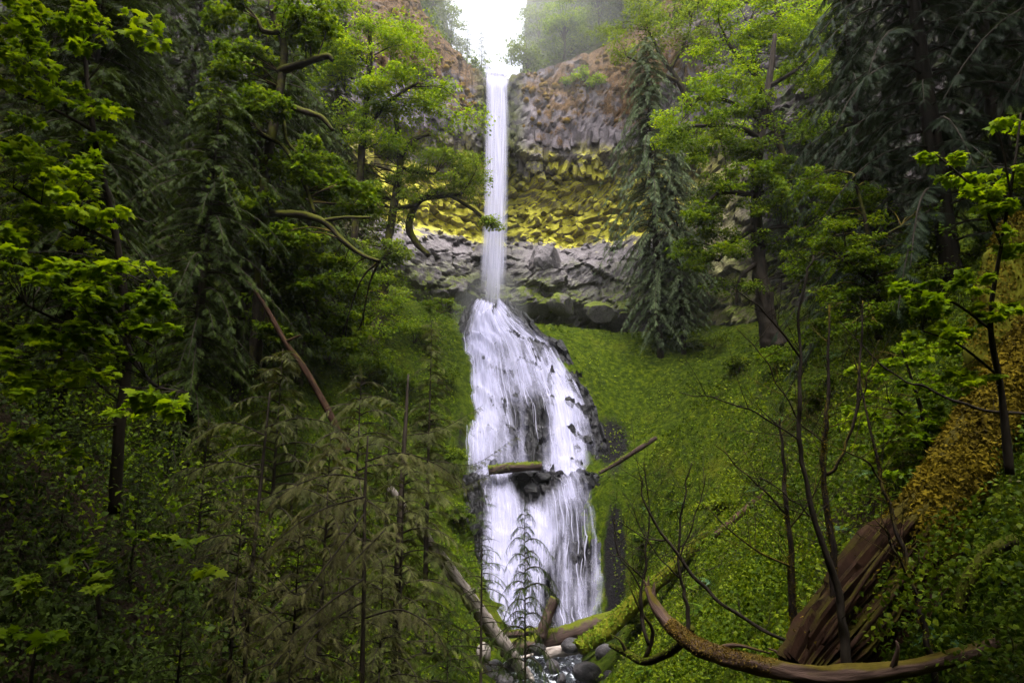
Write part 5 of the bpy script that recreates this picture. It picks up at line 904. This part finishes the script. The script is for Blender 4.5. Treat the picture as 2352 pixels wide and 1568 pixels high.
for k, (u, v, w_, Y, lab) in enumerate([(1312, 1482, 48, 40.2, 'dark boulder under the reddish log'), (1350, 1545, 70, 38.5, 'largest round dark boulder at the right of the stream'), (1235, 1490, 40, 40.4, 'dark stone below the crossing logs'), (1180, 1525, 46, 39.5, 'dark stone at the left of the stream'), (1130, 1545, 60, 38.7, 'wet boulder at the left edge of the stream'), (1270, 1530, 34, 39.2, 'dark stone in the middle of the current'), (1220, 1556, 24, 38.2, 'small pale stone in the stream'), (1390, 1500, 44, 40.5, 'dark stone against the mossy log'), (1110, 1500, 46, 40.5, 'stone beside the pale fallen trunk'), (1400, 1560, 40, 38, 'stone at the bottom right of the stream'), (1160, 1572, 50, 37.8, 'stone at the bottom edge of the stream'), (1290, 1562, 30, 38, 'low stone at the bottom centre of the stream')]):
    p = at(u, v, Y); s = w_ / ppm(p); o = ob('boulder', pale if 'pale' in lab else stone[k % 4], None, p); o.scale = (s, s, s * .9); o.rotation_euler = (.2 * k, .1 * k, k * 1.3); tag(o, lab, 'boulder', 'boulders in the stream')

# ------------------------------------------------------------------ cedar with long drooping boughs, bottom left
def bough_tree(label, seed, trunk, boughs, leaf, fl, grp='young cedars at lower left'):
    rg = np.random.default_rng(seed); Q = [at(*p[:3]) for p in trunk]; b = Q[0]; root = tag(empty('cedar_tree', b), label, 'tree', grp)
    V, F = tube(Q, [p[3] / ppm(z) for p, z in zip(trunk, Q)], 8, .15, seed, 24); ob('trunk', MB().add(V - b, F).mesh('trunk', M['bark'], True), root)
    for bo in boughs:
        B = smooth_path([at(*p) for p in bo], 40); T = unit(np.gradient(B, axis=0)); L = np.linalg.norm(np.diff(B, axis=0), axis=1).sum(); mb = MB(); V, F = tube(B, [.016, .004], 5, 0, 0, 30, cap=False); mb.add(V - b, F, .1, 1)
        P = []; X = []; Nn = []; S = []; n = int(L / .055)
        for k in range(n):
            t = (k + rg.uniform(0, 1)) / n; i = int(t * 39); sd = 1 if k % 2 else -1; side = unit(np.cross(T[i], [0, 0, 1])) * sd; l = fl * (1.15 - .75 * t) * rg.uniform(.6, 1.2) * min(1, .35 + t * 4)
            x = T[i] * .75 + side * rg.uniform(.55, 1.) + np.array([0, 0, -1]) * rg.uniform(.05, .55) + rg.normal(0, .08, 3); P.append(B[i]); X.append(x); Nn.append(np.array([rg.normal(0, .25), -.35 + rg.normal(0, .25), 1.])); S.append(l)
            if l > .18:                                # second order sprays
                xx = unit(x); yy = unit(np.cross(Nn[-1], xx))
                for q in range(5):
                    f = .25 + .15 * q; s2 = 1 if q % 2 else -1; P.append(B[i] + xx * l * f - np.array([0, 0, .3]) * l * f * f); X.append(xx * .7 + yy * s2 * .7 + np.array([0, 0, -.15])); Nn.append(Nn[-1]); S.append(l * .5 * (1.1 - f))
        P, X, Nn, S = map(np.array, (P, X, Nn, S)); V, F, kk = scatter(T_NEAR, P, X, Nn, S); mb.add(V - b, F, np.repeat(np.clip(rg.normal(.5, .25, len(P)), 0, 1), kk)); ob('bough', mb.mesh('bough', [M[leaf], M['bark']]), root)
bough_tree('cedar with long tan boughs curving down at the bottom left of the centre', 601, [(830, 1640, 10.5, 6), (835, 1400, 10.6, 5), (838, 1150, 10.8, 4), (845, 1000, 11, 2)],
  [[(836, 1180, 10.7), (800, 1230, 10.3), (740, 1310, 10), (690, 1365, 9.8), (640, 1330, 9.6), (590, 1270, 9.4)], [(836, 1260, 10.7), (880, 1220, 10.3), (800, 1300, 9.9), (720, 1370, 9.6)], [(834, 1330, 10.6), (760, 1380, 10), (690, 1440, 9.6), (660, 1480, 9.4)], [(834, 1380, 10.6), (740, 1440, 9.8), (700, 1500, 9.4), (760, 1530, 9.3)], [(838, 1100, 10.8), (760, 1090, 10.5), (670, 1120, 10.2), (600, 1180, 10)], [(838, 1060, 10.8), (920, 1040, 10.6), (1010, 1070, 10.4), (1080, 1130, 10.3)], [(834, 1420, 10.6), (920, 1400, 10.2), (990, 1440, 9.9), (1030, 1500, 9.8)], [(838, 1140, 10.8), (740, 1170, 10.3), (650, 1230, 10), (560, 1330, 9.8)]], 'cedar_tan', .36)
bough_tree('olive cedar with long boughs spreading at lower left', 602, [(560, 1640, 11.5, 6), (570, 1400, 11.6, 5), (600, 1100, 12, 4), (620, 900, 12.2, 2)],
  [[(585, 1240, 11.8), (500, 1230, 11.3), (420, 1280, 11), (350, 1370, 10.8)], [(595, 1150, 11.9), (680, 1120, 11.5), (760, 1150, 11.2), (830, 1220, 11)], [(600, 1080, 12), (520, 1060, 11.6), (430, 1090, 11.3), (360, 1160, 11)], [(612, 980, 12.1), (690, 960, 11.8), (770, 980, 11.6), (830, 1040, 11.5)], [(610, 1000, 12.1), (530, 970, 11.8), (460, 1000, 11.6), (400, 1060, 11.4)], [(580, 1320, 11.7), (500, 1370, 11.1), (450, 1450, 10.8), (430, 1530, 10.6)], [(578, 1380, 11.7), (640, 1420, 11.2), (670, 1500, 10.9), (640, 1560, 10.8)]], 'cedar_olive', .36)
bough_tree('olive cedar with boughs reaching across the edge of the falls', 603, [(905, 1560, 19, 8), (915, 1250, 19.2, 7), (930, 1000, 19.5, 5), (938, 860, 19.7, 2)],
  [[(925, 1080, 19.4), (1000, 1060, 19), (1090, 1065, 18.6), (1190, 1000, 18.3)], [(922, 1130, 19.4), (1000, 1130, 19), (1080, 1110, 18.7), (1185, 1055, 18.4)], [(930, 1000, 19.5), (1000, 990, 19.2), (1060, 960, 19), (1110, 930, 18.8)], [(928, 1020, 19.5), (850, 1000, 19), (770, 1020, 18.6), (700, 1080, 18.4)], [(920, 1160, 19.4), (840, 1150, 18.9), (770, 1190, 18.5), (720, 1260, 18.2)], [(934, 940, 19.6), (870, 910, 19.2), (800, 930, 18.9), (750, 980, 18.7)], [(916, 1260, 19.3), (850, 1280, 18.7), (800, 1350, 18.4)]], 'cedar_olive', .5)
# ------------------------------------------------------------------ damp air in the gorge and spray at the foot of the plunge
def volume(name, label, V, F, dens, col, an, cat=None):
    m, n, out = mat(name); p = n.nodes.new('ShaderNodeVolumePrincipled'); p.inputs['Density'].default_value = dens; p.inputs['Color'].default_value = (*col, 1); p.inputs['Anisotropy'].default_value = an
    n.links.new(p.outputs[0], out.inputs['Volume']); return tag(ob(name, mkmesh(name, V, F, m)), label, cat, kind='stuff')
x0, x1, y0_, y1_, zb, zt = -75, 75, -50, 165, -8, 125
BV = np.array([(x, y, z) for x in (x0, x1) for y in (y0_, y1_) for z in (zb, zt)], float); BF = np.array([(0, 1, 3, 2), (4, 6, 7, 5), (0, 4, 5, 1), (2, 3, 7, 6), (0, 2, 6, 4), (1, 5, 7, 3)])
EL = lump(700, 3, .3, 1., None, 'spray', False); ev = np.array([v.co[:] for v in EL.vertices]); ef = np.array([p.vertices[:] for p in EL.polygons]); pc = at(1128, 722, 67.2)
volume('spray_mist', 'soft spray where the plunge strikes the rock', pc + ev * [8., 5., 10.], ef, .022, (.97, .97, 1.), .2, 'mist')
pc = np.array([-1., 81., 70.])
volume('gap_glow_mist', 'mist added for the bright glow in the sky gap above the falls', pc + ev * [52., 28., 40.], ef, .011, (.97, .97, 1.), .3, 'mist')  # mist body added for the glow around the gap
volume('haze', 'thin damp haze filling the gorge', BV, BF, .00018, (.95, .96, 1.), .35)

LR = [lump(520 + k, 2, .5, .8, M['wetrock'], 'ledge_rock') for k in range(3)]
for k, (u, v, w_, Y, lab) in enumerate([(1205, 1092, 46, 54.2, 'dark wet rock on the ledge under the short mossy log'), (1245, 1098, 50, 54.1, 'dark wet rock at the middle of the ledge'), (1283, 1092, 34, 54.3, 'small wet rock at the right of the ledge'), (1225, 1128, 40, 53.4, 'brown wet rock splitting the lower cascade'), (1378, 1120, 40, 54.2, 'wet rock at the right edge of the ledge'), (1398, 1200, 34, 52.2, 'wet rock at the right side of the lower cascade'), (1404, 1320, 36, 49.6, 'wet rock low on the right side of the lower cascade'), (1088, 1110, 36, 54.5, 'wet rock at the left edge of the ledge')]):
    p = at(u, v, Y); s_ = w_ / ppm(p); o = ob('ledge_rock', LR[k % 3], None, p); o.scale = (s_ * 1.2, s_, s_ * .8); o.rotation_euler = (.3 * k, .2 * k, k * 1.9); tag(o, lab, 'rock', 'wet rocks along the cascade')

# ------------------------------------------------------------------ bushes on the banks
def bush(label, u, v, h, r, leaf, seed, per=170, n=14, size=.2, group='leafy bushes on the banks'):
    rg = np.random.default_rng(seed); P0 = gp(u, v); root = tag(empty('bush', P0), label, 'bush', group); C = []; mb = MB()
    for k in range(n):
        a = rg.uniform(0, 6.28); q = math.sqrt(rg.random()) * r; c = np.array([math.cos(a) * q, math.sin(a) * q, h * rg.uniform(.3, 1) * (1 - .4 * q / r)]); C.append((c, r * rg.uniform(.3, .5))); V, F = tube([(0, 0, -.1), c * [.4, .4, .6], c], [.03, .02, .008], 4, 0, 0, 6, cap=False); mb.add(V, F)
    ob('stems', mb.mesh('stems', M['bark_stem'], True), root)['kind'] = 'stuff'; P, X, Nn, S = clump_leaves(C, rg, per, size); V, F, k = scatter(T_RHOMB, P, X, Nn, S); ob('foliage', MB().add(V, F, np.repeat(rg.random(len(P)), k)).mesh('foliage', M[leaf]), root)
for k, (u, v, h, r, lf, lab) in enumerate([(1010, 720, 2.2, 2.0, 'maple_deep', 'green bush at the top of the bank left of the falls'), (950, 790, 2.4, 2.2, 'maple_deep', 'green bush halfway down the bank left of the falls'), (1005, 880, 2.0, 1.8, 'cover', 'bush beside the left edge of the upper cascade'), (900, 900, 2.4, 2.2, 'maple_deep', 'bush below the twisted branch maple'), (970, 980, 2.0, 1.8, 'cover', 'bush above the ledge on the left bank'), (830, 880, 2.4, 2.2, 'maple_deep', 'bush at the foot of the twisted branch maple'), (1020, 1060, 1.6, 1.5, 'cover', 'bush at the left end of the ledge'), (760, 840, 2.6, 2.4, 'maple_deep', 'dim bush under the low left maple'), (1040, 1200, 1.5, 1.4, 'cover', 'bush on the left bank of the lower cascade'), (1640, 800, 2.0, 2.0, 'cover', 'bush at the back of the green bowl'), (1560, 790, 1.8, 1.8, 'maple_deep', 'bush under the tall grey cedar'), (1830, 840, 2.0, 1.9, 'maple_deep', 'bush right of the thick maple trunk'), (1700, 850, 1.4, 1.5, 'cover', 'low bush on the crest of the right slope'), (1880, 930, 1.5, 1.4, 'cover', 'bush on the right slope behind the saplings'), (1660, 1180, 1.1, 1.1, 'cover', 'bush above the mossy stream log'), (1500, 1250, 1.0, 1.1, 'cover', 'bush on the right bank beside the lower cascade'), (1480, 1430, .8, .9, 'cover', 'bush at the foot of the mossy stream log')]):
    bush(lab, u, v, h, r, lf, 800 + k)

fr_rg = np.random.default_rng(77); spots = sorted((fr_rg.uniform(1480, 2300), fr_rg.uniform(900, 1480)) for k in range(24)); spots = [p for p in spots if p[1] >= 1100 - (p[0] - 1400) * .45]
ORD = ['leftmost', 'second', 'third', 'fourth', 'fifth', 'sixth', 'seventh', 'eighth', 'ninth', 'tenth', 'eleventh', 'twelfth', 'thirteenth', 'fourteenth', 'fifteenth', 'sixteenth', 'seventeenth', 'eighteenth', 'nineteenth', 'twentieth', 'twenty first', 'twenty second', 'twenty third', 'rightmost']
for k, (u_, v_) in enumerate(spots):
    fern(('leftmost small fern' if k == 0 else ORD[k] + ' small fern from the left') + ' scattered on the ' + ('upper' if v_ < 1100 else 'middle' if v_ < 1300 else 'lower') + ' right slope', gp(u_, v_), 9, fr_rg.uniform(.5, .8), 900 + k, 'fern' if k % 3 == 0 else 'cover_near', 'small ferns over the right slope')
